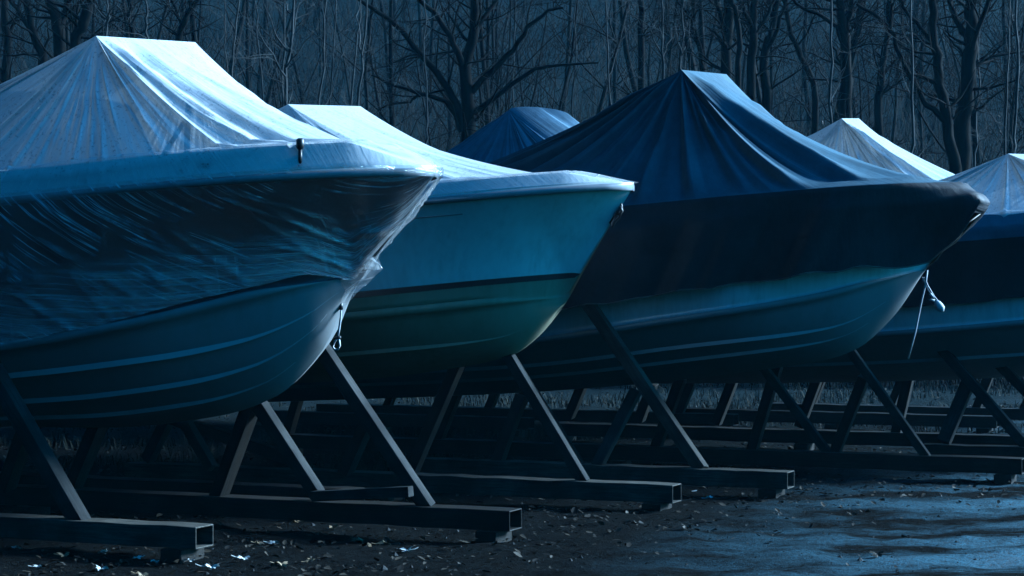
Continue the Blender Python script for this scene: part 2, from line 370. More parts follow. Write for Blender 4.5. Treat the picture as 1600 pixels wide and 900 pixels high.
# side = +1 starboard (towards the camera), -1 port
def stripe_f(b, u, st):
    cz = b.chine(u)[1]; return max(0.0, min(.9, (st[0] - st[1] * u - cz) / max(.05, b.shz(u) - cz)))
def stations(L, n=90): return [L * (i / (n - 1)) ** 1.7 for i in range(n)]
def build_boat(b, label, name, mats, stripe=None, strakes=((.78, .62, 6), (.52, .72, 6), (.28, .95, 6)), rail='rail', group='motorboats laid up in the row', lod=1):
    root = empty(name, b.origin, -TH, label=label, cat='boat', group=group)
    us = stations(b.L, 90 if lod else 50); mb = MB()
    nb, ntp = 14, 20
    for side in (1, -1):
        G = []; mi = []
        for u in us:
            row = [b.bot(u, j / nb, side) for j in range(nb + 1)]
            cb, cz = b.chine(u); g = smooth((u - b.u0) / .6)
            row.append(Vector((-u, -side * (cb + .035 * g), cz + .002)))
            row.append(Vector((-u, -side * (cb + .045 * g), cz + .055 * g)))
            fs = stripe_f(b, u, stripe) if stripe else 0
            for j in range(ntp + 1):
                ff = j / ntp
                if stripe: ff = fs * j / 5 if j <= 5 else fs + (1 - fs) * (j - 5) / (ntp - 5)
                p = b.top(u, ff, side); 
                if j == 0: p = Vector((-u, -side * (cb + .02 * g), cz + .06 * g))
                if 0 < j and p.z < cz + .062 * g: p.z = cz + .062 * g
                row.append(p)
            G.append(row)
        def mi(i, j, nb=nb, ntp=ntp):
            if j < nb + 1: return 0
            if j == nb + 1: return 2 if len(mats) > 2 else 0
            k = (j - nb - 3) / ntp
            if stripe and j - nb - 3 < 5: return 0
            return 1
        mb.grid(G, mi, flip=(side == -1))
        b0 = len(mb.v)                      # transom half
        r = G[-1]; mb.v += [tuple(x) for x in r] + [(-b.L, 0, x.z) for x in r]; n = len(r)
        for j in range(n - 1): mb.f.append((b0+j, b0+j+1, b0+n+j+1, b0+n+j)); mb.m.append(1)
    h = mb.build('hull', mats, root)
    if stripe:                              # boot stripe band
        mb = MB()
        for side in (1, -1):
            mb.grid([[b.top(u, stripe_f(b, u, stripe) + (f * (.055 if stripe_f(b, u, stripe) > 0 else 0)), side, .004) for f in (0, .5, 1)] for u in us if u > .40], flip=(side == -1))
        mb.build('boot_stripe', M['black'], root)
    # spray rails
    for fr, us_, ue in strakes:
        for side in (1, -1):
            mb = MB(); G = []
            n = 50
            for i in range(n):
                u = us_ + (min(ue, b.L - .3) - us_) * (i / (n - 1)) ** 1.3; wv = .045 * smooth((u - us_) / .9)
                f2 = fr * (1 - .12 * (1 - smooth((u - us_) / 2)))
                p0 = b.bot(u, f2, side); p1 = b.bot(u, min(1, f2 + .010 + .018 * smooth((u - us_) / .9)), side)
                o = Vector((0, -side * wv, -wv * .15))
                G.append([p0 + Vector((0, side*.01, 0)), p0 + o, p1 + Vector((0, -side * wv * .45, wv * .2)), p1 + Vector((0, side*.02, .0))])
            mb.grid(G, flip=(side == -1)); mb.build('spray_rail', mats[0] if stripe else M['strake'], root, smooth=False)
    # rub rail
    mb = MB()
    for side in (1, -1):
        G = []
        for u in us:
            c = b.top(u, 1, side); k = min(1, u / .12 + .15); ring = []
            for a in range(7):
                an = -math.pi / 2 + math.pi * a / 6
                ring.append(c + Vector((0, -side * (.028 * math.cos(an) * k - .004), .026 * math.sin(an))))
            G.append(ring)
        mb.grid(G, flip=(side == -1))
    c0 = b.top(0, 1, 1); mb.box(c0 + Vector((-.03, 0, 0)), (.04, .03, .045))
    mb.build('rub_rail', M[rail], root)
    # deck with raised side band and camber
    mb = MB()
    for side in (1, -1):
        G = []
        for u in us:
            sb, sz = b.shb(u), b.shz(u); hd = b.deck * min(1, max(0, (u - .02) / .36)) + .03
            ins = min(sb * .4, .05)
            row = [Vector((-u, -side * (sb - .003), sz + .026)), Vector((-u, -side * (sb - .01), sz + .035)), Vector((-u, -side * (sb - ins), sz + hd))]
            for k in range(1, 9):
                t = k / 8; row.append(Vector((-u, -side * (sb - ins) * (1 - t), sz + hd + .05 * smooth(u / 1.5) * (1 - (1 - t) ** 2))))
            G.append(row)
        mb.grid(G, flip=(side == -1))
    mb.build('deck', M['deck'], root, smooth=False)
    return root
def windscreen(b, root, u, top, half=.75):
    z0 = b.shz(u) + b.deck + .06; mb = MB(); g = MB()
    pts = [(-u - .55, -half), (-u - .12, -half * .82), (-u, 0), (-u - .12, half * .82), (-u - .55, half)]
    for (x0, y0), (x1, y1) in zip(pts, pts[1:]):
        a, c = Vector((x0, y0, z0)), Vector((x1, y1, z0)); a2, c2 = Vector((x0 - .25, y0 * .9, top)), Vector((x1 - .25, y1 * .9, top))
        for e in ((a, c), (c, c2), (c2, a2), (a2, a)): mb.tube(e, .014, 6)
        n = (c - a).cross(a2 - a).normalized() * .003
        g.add([a + n, c + n, c2 + n, a2 + n, a - n, c - n, c2 - n, a2 - n], [(0,1,2,3),(7,6,5,4),(0,4,5,1),(1,5,6,2),(2,6,7,3),(3,7,4,0)])
    f = mb.build('windscreen_frame', M['black'], root); g.build('windscreen_glass', M['glass'], f, smooth=False)

def cover(b, name, label, S, P, mats, sag=.10, skirt=None, amp=.02, seed=1, res=.03, nr=60, cat='boat cover', group='covers draped over the boats',
          spikes=60, spike_h=.012, foldwl=((.5, 1), (.18, .5), (.07, .25)), off=.03, bowblend=.45, tipdrop=0.0, skirt_rows=26, skirt_spikes=0, hump=0.0, creases=(), hem=False, nose=0.0, wave=.025, edge_drop=0.03, sw=.03, bulge=0, bands=None):
    """tent from the support points S..P (local coords) down to the sheer, then an optional skirt hugging the hull"""
    root = b.origin
    # outline samples: (u, side, transverse factor for the transom)
    path = []
    n = int(b.L / res)
    us = [b.L * (1 - i / n) for i in range(n)]
    us = [u if u > .5 else .5 * (u / .5) for u in us]
    for u in us: path.append((u, 1, 1.0, 0.0))
    for u in us[::-1]: path.append((u, -1, 1.0, 1.0))
    k = int(2 * b.shb(b.L) / res)
    for i in range(1, k): path.append((b.L, -1, 1 - 2 * i / k, 1 - i / k))
    N = len(path); arc = np.arange(N) * res
    S, P = Vector(S), Vector(P)
    G = np.zeros((N, nr + 1, 3))
    lowf = noise1(N, res, [(1.1, 1), (.5, .4)], seed + 5)
    for i, (u, side, tf, aw) in enumerate(path):
        sb, sz = b.shb(u), b.shz(u)
        v = -side * (sb + off) * (tf if u >= b.L - 1e-6 and abs(tf) < 1 else 1)
        e = Vector((-u + (off if u < .06 else 0) - (off if tf < 1 else 0), v, sz + edge_drop))
        if u < bowblend * 2 and tf == 1.0 and u < b.L - .01:
            t = .5 + .5 * smooth(1 - (u / (bowblend * 2))) * 0
            wgt = .5 * (1 - smooth(u / (bowblend * 2))); a = wgt if side == 1 else 1 - wgt
        else: a = aw
        A = S.lerp(P, smooth(a))
        if hump: A.z += hump * 4 * a * (1 - a)
        ln = (e - A).length
        for j in range(nr + 1):
            r = (j / nr) ** .85
            p = A.lerp(e, r)
            p.z -= sag * ln * 4 * r * (1 - r) * (.42 if True else 1) * (1 + .25 * lowf[i])
            # stay on top of the deck
            uu = min(max(-p.x, 0), b.L); sbb = b.shb(uu) - .06
            if abs(p.y) < sbb and uu > .05:
                tt = 1 - abs(p.y) / max(sbb, .01)
                zmin = b.shz(uu) + b.deck * min(1, max(0, (uu - .02) / .36)) + .045 + .05 * smooth(uu / 1.5) * (1 - (1 - tt) ** 2)
                if p.z < zmin: p.z = zmin
            G[i, j] = p
    def clampdeck(G, eps):
        for i in range(N):
            for j in range(G.shape[1]):
                x, y, z = G[i, j]; uu = min(max(-x, 0), b.L); sw_ = b.shb(uu); ins = min(sw_ * .4, .05); hd = b.deck * min(1, max(0, (uu - .02) / .36)) + .03
                ay = abs(y); zs = b.shz(uu)
                if ay < sw_ - ins:
                    t = 1 - ay / max(sw_ - ins, .01); zm = zs + hd + .05 * smooth(uu / 1.5) * (1 - (1 - t) ** 2)
                else:
                    t = min(1, (ay - sw_ + ins) / (ins + off)); zm = zs + hd * (1 - t) + edge_drop * t
                if z < zm + eps: G[i, j, 2] = zm + eps
        return G
    def normals(G):
        di = np.roll(G, -1, 0) - np.roll(G, 1, 0); dj = np.gradient(G, axis=1)
        nn = np.cross(di, dj); l = np.linalg.norm(nn, axis=2, keepdims=True); return nn / np.maximum(l, 1e-9)
    rr = (np.arange(nr + 1) / nr) ** .85
    nz = normals(G)
    if nz[:, nr // 2, 2].mean() < 0: nz = -nz
    env = np.clip(rr, 0, 1) ** .7 * np.clip((1 - rr) * 6, 0, 1) ** .6
    envf = np.clip(rr * 1.5, 0, 1) * np.clip((1 - rr) * 3, .0, 1)
    f1 = noise1(N, res, list(foldwl), seed); f1 = 1 - 2 * np.abs(f1) / (np.abs(f1).max() + 1e-9)
    f2 = noise1(N, res, [(.3, .6), (.11, .5)], seed + 2)
    D = amp * (f1[:, None] * env[None, :] * (0.55 + .45 * np.sin(rr * 3 + f2[:, None] * 3)))
    r_ = np.random.default_rng(seed + 9)
    for k in range(spikes):
        i0 = r_.integers(0, N); r0 = r_.uniform(0, .55); r1 = r0 + r_.uniform(.2, .7); wd = r_.uniform(.5, 1) * sw / res; dr = r_.uniform(-.25, .25) / res
        cen = i0 + dr * (rr - r0); ii = np.arange(N)[:, None]
        dd = np.abs(ii - cen[None, :]); dd = np.minimum(dd, N - dd)
        prof = np.clip(1 - dd / wd, 0, 1); ev = np.clip((rr - r0) / .08, 0, 1) * np.clip((r1 - rr) / .15, 0, 1) * np.clip((1 - rr) / .03, 0, 1)
        D += spike_h * r_.uniform(.4, 1) * prof * ev[None, :]
    for (cu, cs, r0, r1, hh, ww) in creases:
        ci = min(range(N), key=lambda i: abs(path[i][0] - cu) + 9 * (path[i][1] != cs) + 9 * (path[i][2] != 1.0))
        dd = np.abs(np.arange(N) - ci)[:, None] / (ww / res)
        D += hh * np.clip(1 - dd, 0, 1) * (np.clip((rr - r0) / .12, 0, 1) * np.clip((r1 - rr) / .2, 0, 1))[None, :]
    G = clampdeck(G + nz * D[:, :, None], .012)
    UV = np.zeros((N, nr + 1, 2)); UV[:, :, 0] = arc[:, None]; UV[:, :, 1] = rr[None, :]
    rows_mat = [0] * nr; hem_row = None
    if skirt is not None:
        ns = skirt_rows; K = np.zeros((N, ns + 1, 3)); UK = np.zeros((N, ns + 1, 2))
        fo = noise1(N, res, [(.45, 1), (.16, .5), (.06, .2)], seed + 3); edge = noise1(N, res, [(.7, .6), (.2, .4)], seed + 4)
        sk = curve(skirt); SD = np.zeros((N, ns + 1)); tt_ = np.arange(ns + 1) / ns
        for k in range(skirt_spikes):
            i0 = r_.integers(0, N); t0 = r_.uniform(-.1, .7); t1 = t0 + r_.uniform(.25, .8); sl = r_.uniform(.3, 1.6) / res
            dd = np.abs(np.arange(N)[:, None] - (i0 + sl * (tt_ - t0))[None, :]); wd = r_.uniform(.9, 2.4)
            SD += r_.uniform(.008, .026) * np.clip(1 - dd / wd, 0, 1) * (np.clip((tt_ - t0) / .08, 0, 1) * np.clip((t1 - tt_) / .12, 0, 1))[None, :]
        for i, (u, side, tf, aw) in enumerate(path):
            fl = sk(u) + wave * edge[i]
            for j in range(ns + 1):
                t = j / ns; f = 1 - (1 - fl) * t
                o = off + (.012 + .028 * t) * (1 + fo[int((i + t * 12) % N)]) * amp / .02 * .6 * min(1, t * 5) + bulge * math.sin(math.pi * min(1, t * 1.0)) + SD[i, j]
                if u >= b.L - 1e-6 and tf < 1:
                    top = b.top(b.L, f, -1); p = Vector((-b.L - o, top.y * tf, top.z))
                else:
                    p = b.top(u, max(f, 0), side, o)
                    if f < 0:
                        q0 = b.bot(u, max(0, 1 + f), side); p = q0 + Vector((0, -side * o, -o * .3))
                    p.x += (o + bulge * 2.6 * math.sin(math.pi * min(1, t * .9 + .1))) * (1 - u / .5) * .9 + nose * (1 - u / .5) * math.sin(math.pi * min(1, t * 1.25)) if u < .5 else 0
                p.z += edge_drop * (1 - min(1, t * 8))
                if t == 0: p = Vector(G[i, nr])
                K[i, j] = p; UK[i, j] = (arc[i], 1 + t)
        G = np.concatenate([G, K[:, 1:]], 1); UV = np.concatenate([UV, UK[:, 1:]], 1)
        rows_mat += [1] * ns; hem_row = G[:, -1]
        if bands: rows_mat = [bands(j, nr, ns) for j in range(nr + ns)]
    # the bow itself folds over the tip; soften the jump between the two sides
    mb = MB(); m = G.shape[1]
    mb.v = [tuple(x) for x in G.reshape(-1, 3)]
    for i in range(N):
        i2 = (i + 1) % N
        for j in range(m - 1):
            mb.f.append((i*m+j, i2*m+j, i2*m+j+1, i*m+j+1)); mb.m.append(rows_mat[j])
    o = mb.build(name, mats, uv=UV.reshape(-1, 2), label=label, cat=cat, group=group)
    o.location = b.origin; o.rotation_euler = (0, 0, -TH)
    if hem:
        k = MB(); pts = [Vector(hem_row[i]) for i in range(0, N, 2) if path[i][2] == 1.0 and path[i][0] < b.L - .1]
        k.tube(pts, .006, 5); k.build('hem_cord', M['cord'], o)
    return o

SHB = [(0, .0), (.04, .12), (.12, .24), (.4, .50), (1, .82), (2, 1.06), (3.5, 1.15), (6.0, 1.12), (8, 1.05)]
CHB = [(.5, 0), (.8, .22), (1.2, .48), (2, .80), (3.5, .98), (6, .98), (8, .96)]
b1 = Boat(11.43, -5.63, 6.6,
    [(0, 2.38), (.19, 2.12), (.44, 1.85), (.65, 1.56), (.80, 1.26), (1.18, .92), (1.63, .78), (2.5, .68), (3.5, .66), (6.6, .62)],
    [(.55, 1.72), (1.1, 1.56), (1.8, 1.38), (2.6, 1.24), (4, 1.10), (6.6, 1.02)], [(.55, 0), (.8, .28), (1.2, .52), (2, .84), (3.5, 1.02), (6.6, 1.0)],
    [(0, 2.38), (.6, 2.34), (1.3, 2.29), (2.5, 2.20), (4, 2.12), (6.6, 2.06)], SHB, .17)
b2 = Boat(13.9, -5.2, 6.4,
    [(0, 2.40), (.15, 2.17), (.43, 1.745), (.56, 1.54), (.80, 1.26), (.99, 1.135), (1.53, 1.02), (2.35, .92), (4, .84), (6.4, .80)],
    [(.54, 1.58), (1.1, 1.50), (1.9, 1.41), (3, 1.30), (6.4, 1.20)], [(.54, 0), (.8, .25), (1.2, .50), (2, .82), (3.5, .98), (6.4, .96)],
    [(0, 2.40), (.5, 2.35), (1.25, 2.28), (2.5, 2.2), (4, 2.14), (6.4, 2.1)], SHB, .10)
b3 = Boat(16.9, -3.37, 7.1,
    [(0, 2.50), (.012, 2.36), (.04, 2.25), (.12, 2.07), (.24, 1.915), (.58, 1.41), (.90, 1.13), (1.18, 1.03), (1.71, .94), (2.9, .79), (4.2, .68), (7.2, .52)],
    [(.30, 1.82), (.62, 1.70), (1.02, 1.57), (2.2, 1.36), (3.8, 1.14), (7.2, .98)], [(.30, 0), (.62, .28), (1.02, .53), (1.85, .86), (3.5, 1.05), (7.2, 1.04)],
    [(0, 2.50), (.6, 2.46), (1.6, 2.38), (3.07, 2.27), (5, 2.18), (7.2, 2.12)], [(x, y * 1.06) for x, y in SHB], .05)
b4 = Boat(19.6, -.9, 6.6,
    [(0, 2.36), (.16, 2.12), (.42, 1.76), (.70, 1.36), (1.11, 1.03), (1.6, .90), (2.5, .80), (4.2, .72), (6.6, .66)],
    [(.5, 1.64), (1.2, 1.46), (2.2, 1.32), (3.8, 1.18), (6.6, 1.06)], [(.5, 0), (.8, .28), (1.2, .52), (2, .84), (3.5, 1.02), (6.6, 1.0)],
    [(0, 2.36), (1.3, 2.27), (2.5, 2.18), (4, 2.1), (6.6, 2.04)], SHB, .12)
b5 = Boat(21.6, -6.3, 6.6,
    [(0, 2.5), (.16, 2.26), (.42, 1.85), (.70, 1.40), (1.11, 1.10), (1.6, .95), (2.5, .85), (4.2, .72), (6.6, .60)],
    [(.5, 1.72), (1.2, 1.5), (2.2, 1.36), (3.8, 1.2), (6.6, 1.1)], CHB, [(0, 2.5), (1.3, 2.4), (2.5, 2.3), (4, 2.2), (6.6, 2.15)], SHB, .16)
b6 = Boat(24.2, -3.6, 6.6,
    [(0, 2.5), (.16, 2.26), (.42, 1.85), (.70, 1.40), (1.11, 1.10), (1.6, .95), (2.5, .85), (4.2, .72), (6.6, .60)],
    [(.5, 1.72), (1.2, 1.5), (2.2, 1.36), (3.8, 1.2), (6.6, 1.1)], CHB, [(0, 2.5), (1.3, 2.4), (2.5, 2.3), (4, 2.2), (6.6, 2.15)], SHB, .16)

r1 = build_boat(b1, 'nearest motorboat, navy topsides over a ribbed bottom, wrapped in clear film', 'motorboat', [M['bottom'], M['navy']])
r2 = build_boat(b2, 'white motorboat with a thin black stripe above a greenish stained bottom', 'motorboat', [M['bottom_green'], M['white']], stripe=(1.775, .107), strakes=((.62, .72, 6),))
r3 = build_boat(b3, 'large white motorboat under the dark blue canvas tent', 'motorboat', [M['bottom_grey'], M['white']], strakes=((.70, .6, 7), (.50, .75, 7)))
r4 = build_boat(b4, 'white motorboat cut by the right edge, behind the canvas covered one', 'motorboat', [M['bottom_grey'], M['white']], strakes=((.6, .8, 6),), lod=0)
r5 = build_boat(b5, 'motorboat in the back row under the small grey blue hooped cover', 'motorboat', [M['bottom_grey'], M['white']], strakes=(), lod=0)
r6 = build_boat(b6, 'motorboat in the back row under the small white film peak', 'motorboat', [M['bottom_grey'], M['white']], strakes=(), lod=0)

def loc(b, w):                             # world -> boat local
    return Vector((pof(w) - b.p, w.x * ST + w.y * CT - b.q, w.z))
def lp(b, px, py, dq): return loc(b, on_plane(px, py, b.q + dq))

cover(b1, 'boat_cover', 'creased plastic film wrapped over the nearest boat and down its navy side',
      lp(b1, 150, 56, -.6), lp(b1, 305, 66, .6), [M['film'], M['film_clear']], sag=.10,
      skirt=[(0, .0), (.5, -.05), (.8, .10), (1.2, .10), (2, .06), (3, .03), (6.6, 0)], amp=.014, seed=11, res=.022, nr=84, spikes=230, spike_h=.018, sw=.035, skirt_rows=44, skirt_spikes=150,
      creases=[(.30, 1, .0, .98, .035, .07), (.42, 1, .02, .95, -.03, .06), (.58, 1, .0, .9, .04, .09), (.85, 1, .05, .95, .03, .07), (1.0, 1, .1, .9, -.02, .05), (1.25, 1, .0, .8, .03, .06),
               (2.4, 1, .05, 1, .02, .035), (2.62, 1, .05, 1, .025, .04), (2.85, 1, .1, 1, .02, .03), (3.0, 1, .0, .9, .025, .05), (3.3, 1, .1, 1, .03, .05), (1.9, 1, .2, .95, .015, .03), (1.6, 1, .15, .7, .02, .03)])
cover(b2, 'boat_cover', 'milky white film tent over the white boat with the black stripe',
      lp(b2, 450, 163, -.6), lp(b2, 563, 166, .6), [M['film']], sag=.10, skirt=None, amp=.014, seed=23, spikes=140, spike_h=.012, sw=.04)
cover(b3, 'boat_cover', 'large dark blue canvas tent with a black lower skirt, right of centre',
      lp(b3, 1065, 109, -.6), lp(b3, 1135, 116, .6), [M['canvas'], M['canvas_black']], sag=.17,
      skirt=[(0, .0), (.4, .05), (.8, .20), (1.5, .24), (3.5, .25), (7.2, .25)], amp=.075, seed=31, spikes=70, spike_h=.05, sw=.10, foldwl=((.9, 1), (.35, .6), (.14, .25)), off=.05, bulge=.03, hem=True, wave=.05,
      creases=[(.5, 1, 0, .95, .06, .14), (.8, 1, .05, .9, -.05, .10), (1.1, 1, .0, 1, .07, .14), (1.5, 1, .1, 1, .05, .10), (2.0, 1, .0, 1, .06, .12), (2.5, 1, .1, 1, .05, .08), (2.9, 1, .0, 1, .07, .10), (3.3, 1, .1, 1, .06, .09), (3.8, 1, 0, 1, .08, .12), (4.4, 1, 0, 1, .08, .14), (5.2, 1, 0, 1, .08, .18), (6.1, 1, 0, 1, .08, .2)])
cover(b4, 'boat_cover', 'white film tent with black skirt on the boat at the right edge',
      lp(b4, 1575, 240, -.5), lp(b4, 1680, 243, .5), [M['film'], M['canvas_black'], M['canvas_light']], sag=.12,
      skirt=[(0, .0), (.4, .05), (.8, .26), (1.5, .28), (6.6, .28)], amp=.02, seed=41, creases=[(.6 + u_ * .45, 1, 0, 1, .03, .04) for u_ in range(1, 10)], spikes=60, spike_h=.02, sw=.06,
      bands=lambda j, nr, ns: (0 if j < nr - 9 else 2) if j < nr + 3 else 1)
cover(b5, 'boat_cover', 'small grey blue hooped cover left of the big canvas tent',
      lp(b5, 795, 173, -.35), lp(b5, 890, 181, .0), [M['canvas_light'], M['canvas_light']], sag=.13, skirt=[(0, .3), (6.6, .3)], amp=.05, seed=51, spikes=70, spike_h=.025, sw=.07, hump=.07, foldwl=((.5, 1), (.2, .6)))
cover(b6, 'boat_cover', 'small white film peak above the right slope of the canvas tent',
      lp(b6, 1315, 185, -.5), lp(b6, 1342, 185, .5), [M['film'], M['canvas_light']], sag=.12, skirt=[(0, .3), (6.6, .3)], amp=.03, seed=61, creases=[(u_ * .3, 1, 0, 1, .04, .04) for u_ in range(2, 14)], spikes=90, spike_h=.03, sw=.08)

windscreen(b1, r1, 2.35, 2.95); windscreen(b2, r2, 2.7, 2.8)
# fittings of the nearest boat
mb = MB(); p = lp(b1, 469, 256, -.64); x, y, z = p
mb.tube([(x, y, z - .015), (x, y, z + .09)], .013, 8); mb.tube([(x, y, z + .09), (x, y, z + .105), (x, y, z + .15), (x, y, z + .16)], [.015, .026, .026, .012], 10)
mb.build('bow_light', M['black'], r1)
for px, py, rx, rz_ in ((283, 269, .022, .018), (318, 258, .055, .013), (131, 284, .03, .018)):
    mb = MB(); q0 = b1.q - 1.07
    for it in range(12):
        w_ = on_plane(px, py, q0); l = loc(b1, w_); q0 = b1.q - (b1.shb(-l.x) - .03)
    n = 20; base = loc(b1, on_plane(px, py, q0))
    ring = lambda k, o: [base + Vector((rx * k * math.cos(2*math.pi*i/n), -o, rz_ * k * math.sin(2*math.pi*i/n))) for i in range(n)]
    mb.grid(list(map(list, zip(ring(1.0, -.03), ring(1.0, .012), ring(.8, .014), ring(.6, .004), ring(.02, .004)))), closed=True)
    mb.build('vent', M['black'], r1)
def cleat(b, root, pos, s=1.0, mat='steel'):
    mb = MB(); x, y, z = pos
    for dx in (-.03, .03): mb.tube([(x + dx * s, y, z - .03), (x + dx * s, y, z + .035 * s)], .009 * s, 8)
    mb.tube([(x - .09 * s, y, z + .05 * s), (x - .05 * s, y, z + .037 * s), (x + .05 * s, y, z + .037 * s), (x + .09 * s, y, z + .05 * s)], [.006 * s, .011 * s, .011 * s, .006 * s], 8)
    return mb.build('cleat', M[mat], root)
cleat(b2, r2, lp(b2, 918, 284, -.12), 1.0)
# black bow eye and shackle of the white boat
be = lp(b2, 962, 334, 0); mb = MB()
mb.tube([be + Vector((-.03, 0, -.01)), be + Vector((.03, 0, .0)), be + Vector((.055, -.01, .03)), be + Vector((.05, -.01, .07)), be + Vector((.02, 0, .09)), be + Vector((-.0, 0, .08))], .008, 8)
mb.tube([be + Vector((.045, -.02, .05)), be + Vector((.06, -.02, .02)), be + Vector((.035, -.02, -.03)), be + Vector((.0, -.02, -.06)), be + Vector((-.02, -.02, -.10)), be + Vector((-.035, -.02, -.07)), be + Vector((.01, -.02, .0)), be + Vector((.045, -.02, .05))], .011, 8)
mb.build('bow_shackle', M['black'], r2)
# long scuff mark moulding on the white boat's side
mb = MB()
G = []
for i in range(30):
    u = 1.05 + i * .05; f = .86; G.append([b2.top(u, f - .004, 1, .003), b2.top(u, f, 1, .007), b2.top(u, f + .006, 1, .003)])
mb.grid(G); mb.build('side_moulding', M['rail'], r2)
# the film gathered and knotted under the bow of the nearest boat
def crumple(name, label, corners, n, amp, mat, seed, fq=9):
    A, B_, Cc, D_ = corners; G = []; UVs = []
    for i in range(n + 1):
        row = []
        for j in range(n + 1):
            s_, t_ = i / n, j / n; p = A.lerp(B_, s_).lerp(D_.lerp(Cc, s_), t_); q = p * fq + Vector((seed, 0, 0))
            e = min(1, 6 * min(s_, 1 - s_, t_, 1 - t_) + .35)
            p = p + Vector((mnoise.noise(q), mnoise.noise(q + Vector((9, 9, 9))) , mnoise.noise(q + Vector((5, 2, 7))))) * amp * e - Vector((0, 1, 0)) * .35 * amp * math.sin(3.1 * s_) * math.sin(3.1 * t_)
            row.append(p); UVs.append((p.x * .9, p.z))
        G.append(row)
    m = MB(); m.grid(G); return m, UVs
t1 = empty('film_gather', b1.origin, -TH, label='crumpled tail of clear film gathered under the nearest bow', cat='plastic film')
m, uvs = crumple('', '', (lp(b1, 498, 424, -.16), lp(b1, 590, 404, -.02), lp(b1, 596, 422, -.02), lp(b1, 541, 476, -.03)), 34, .05, None, 3, 7)
m.build('sagging_tail', M['film_bag'], t1, uv=uvs)
m, uvs = crumple('', '', (lp(b1, 556, 398, -.06), lp(b1, 586, 402, -.03), lp(b1, 598, 422, -.03), lp(b1, 572, 420, -.06)), 22, .05, None, 8, 22)
m.build('knot', M['film'], t1, uv=uvs)

# tarp support frames seen through the film
def support(b, label, S, P, pole=None):
    root = empty('cover_support_frame', b.origin, -TH, label=label, cat='support frame', group='timber frames holding up the film covers')
    z0 = b.shz(2.4) + b.deck + .05
    a = Vector(S) + Vector((0, .05, -.05)); c = Vector(P) + Vector((0, -.05, -.05))
    mb = MB(); mb.tube([a, c], .022, 8); mb.build('crossbar', M['wood_pale'], root)
    for e in (a, c):
        mb = MB(); mb.tube([e, (e.x - .05, e.y, z0)], .022, 8); mb.build('post', M['wood_pale'], root)
    if pole:
        mb = MB(); mb.tube(pole, .016, 8); mb.build('brace', M['wood_pale'], root)
    return root
support(b1, 'timber frame inside the milky film tent of the nearest boat', lp(b1, 150, 56, -.6), lp(b1, 305, 66, .6), (lp(b1, 290, 187, -.55), lp(b1, 222, 296, -.98)))
support(b2, 'timber frame inside the film tent of the white boat', lp(b2, 450, 163, -.6), lp(b2, 563, 166, .6))

# ------------------------------------------------------------------ ropes
def ropeob(name, label, cat, paths, rad, mat, group=None):
    mb = MB()
    for i, p in enumerate(paths): mb.tube(p, rad if not hasattr(rad, '__len__') else rad[i], 8)
    return mb.build(name, mat, label=label, cat=cat, group=group)
q1 = b1.q - .03
def W(px, py, q): return on_plane(px, py, q)
rp = empty('bow_rope', W(533, 470, q1), label='short rope with a looped end hanging from the stem of the nearest boat', cat='rope')
def relt(o, pts): return [p - o.location for p in pts]
mb = MB(); mb.tube(relt(rp, [W(531, 474, q1), W(533, 482, q1), W(532, 500, q1), W(530, 515, q1), W(528, 527, q1)]), .006, 8)
mb.tube(relt(rp, [W(534, 474, q1), W(532, 495, q1), W(529, 515, q1), W(527, 527, q1)]), .005, 8); mb.build('line', M['rope'], rp)
mb = MB(); mb.tube(relt(rp, [W(*a, q1) for a in ((528, 527), (523, 534), (520, 542), (523, 546), (528, 546), (531, 540), (530, 532), (527, 527))]), .007, 8); mb.build('loop', M['rope'], rp)
mb = MB(); mb.tube(relt(rp, [W(532, 472, q1), W(533, 484, q1)]), .014, 8); mb.build('shackle', M['black'], rp); mb = MB(); mb.tube(relt(rp, [W(523, 529, q1), W(532, 527, q1)]), .011, 8); mb.build('knot', M['black'], rp)
q3 = b3.q - .05
rp = empty('mooring_line', W(1444, 430, q3), label='pale line with a small float dangling from the canvas covered boat', cat='rope')
mb = MB(); mb.tube(relt(rp, [W(1449, 422, q3), W(1446, 445, q3), W(1440, 470, q3), W(1430, 520, q3), W(1419, 560, q3)]), .008, 8); mb.build('line', M['rope'], rp)
for dx in (0, 3):
    mb = MB(); mb.tube(relt(rp, [W(1441 + dx, 433, q3), W(1447 + dx, 447, q3), W(1456 + dx, 462, q3), W(1465 + dx, 474, q3)]), .006, 8); mb.build('tie', M['rope'], rp)
mb = MB(); mb.tube(relt(rp, [W(1454, 459, q3 - .02), W(1458, 465, q3 - .02), W(1453, 468, q3 - .02), W(1460, 470, q3 - .02)]), .013, 8); mb.build('knot', M['rope'], rp)
mb = MB(); mb.tube(relt(rp, [W(1462, 470, q3), W(1464, 473, q3), W(1467, 478, q3), W(1471, 483, q3), W(1473, 487, q3)]), [.012, .028, .036, .033, .012], 14); mb.build('float', M['rope'], rp)

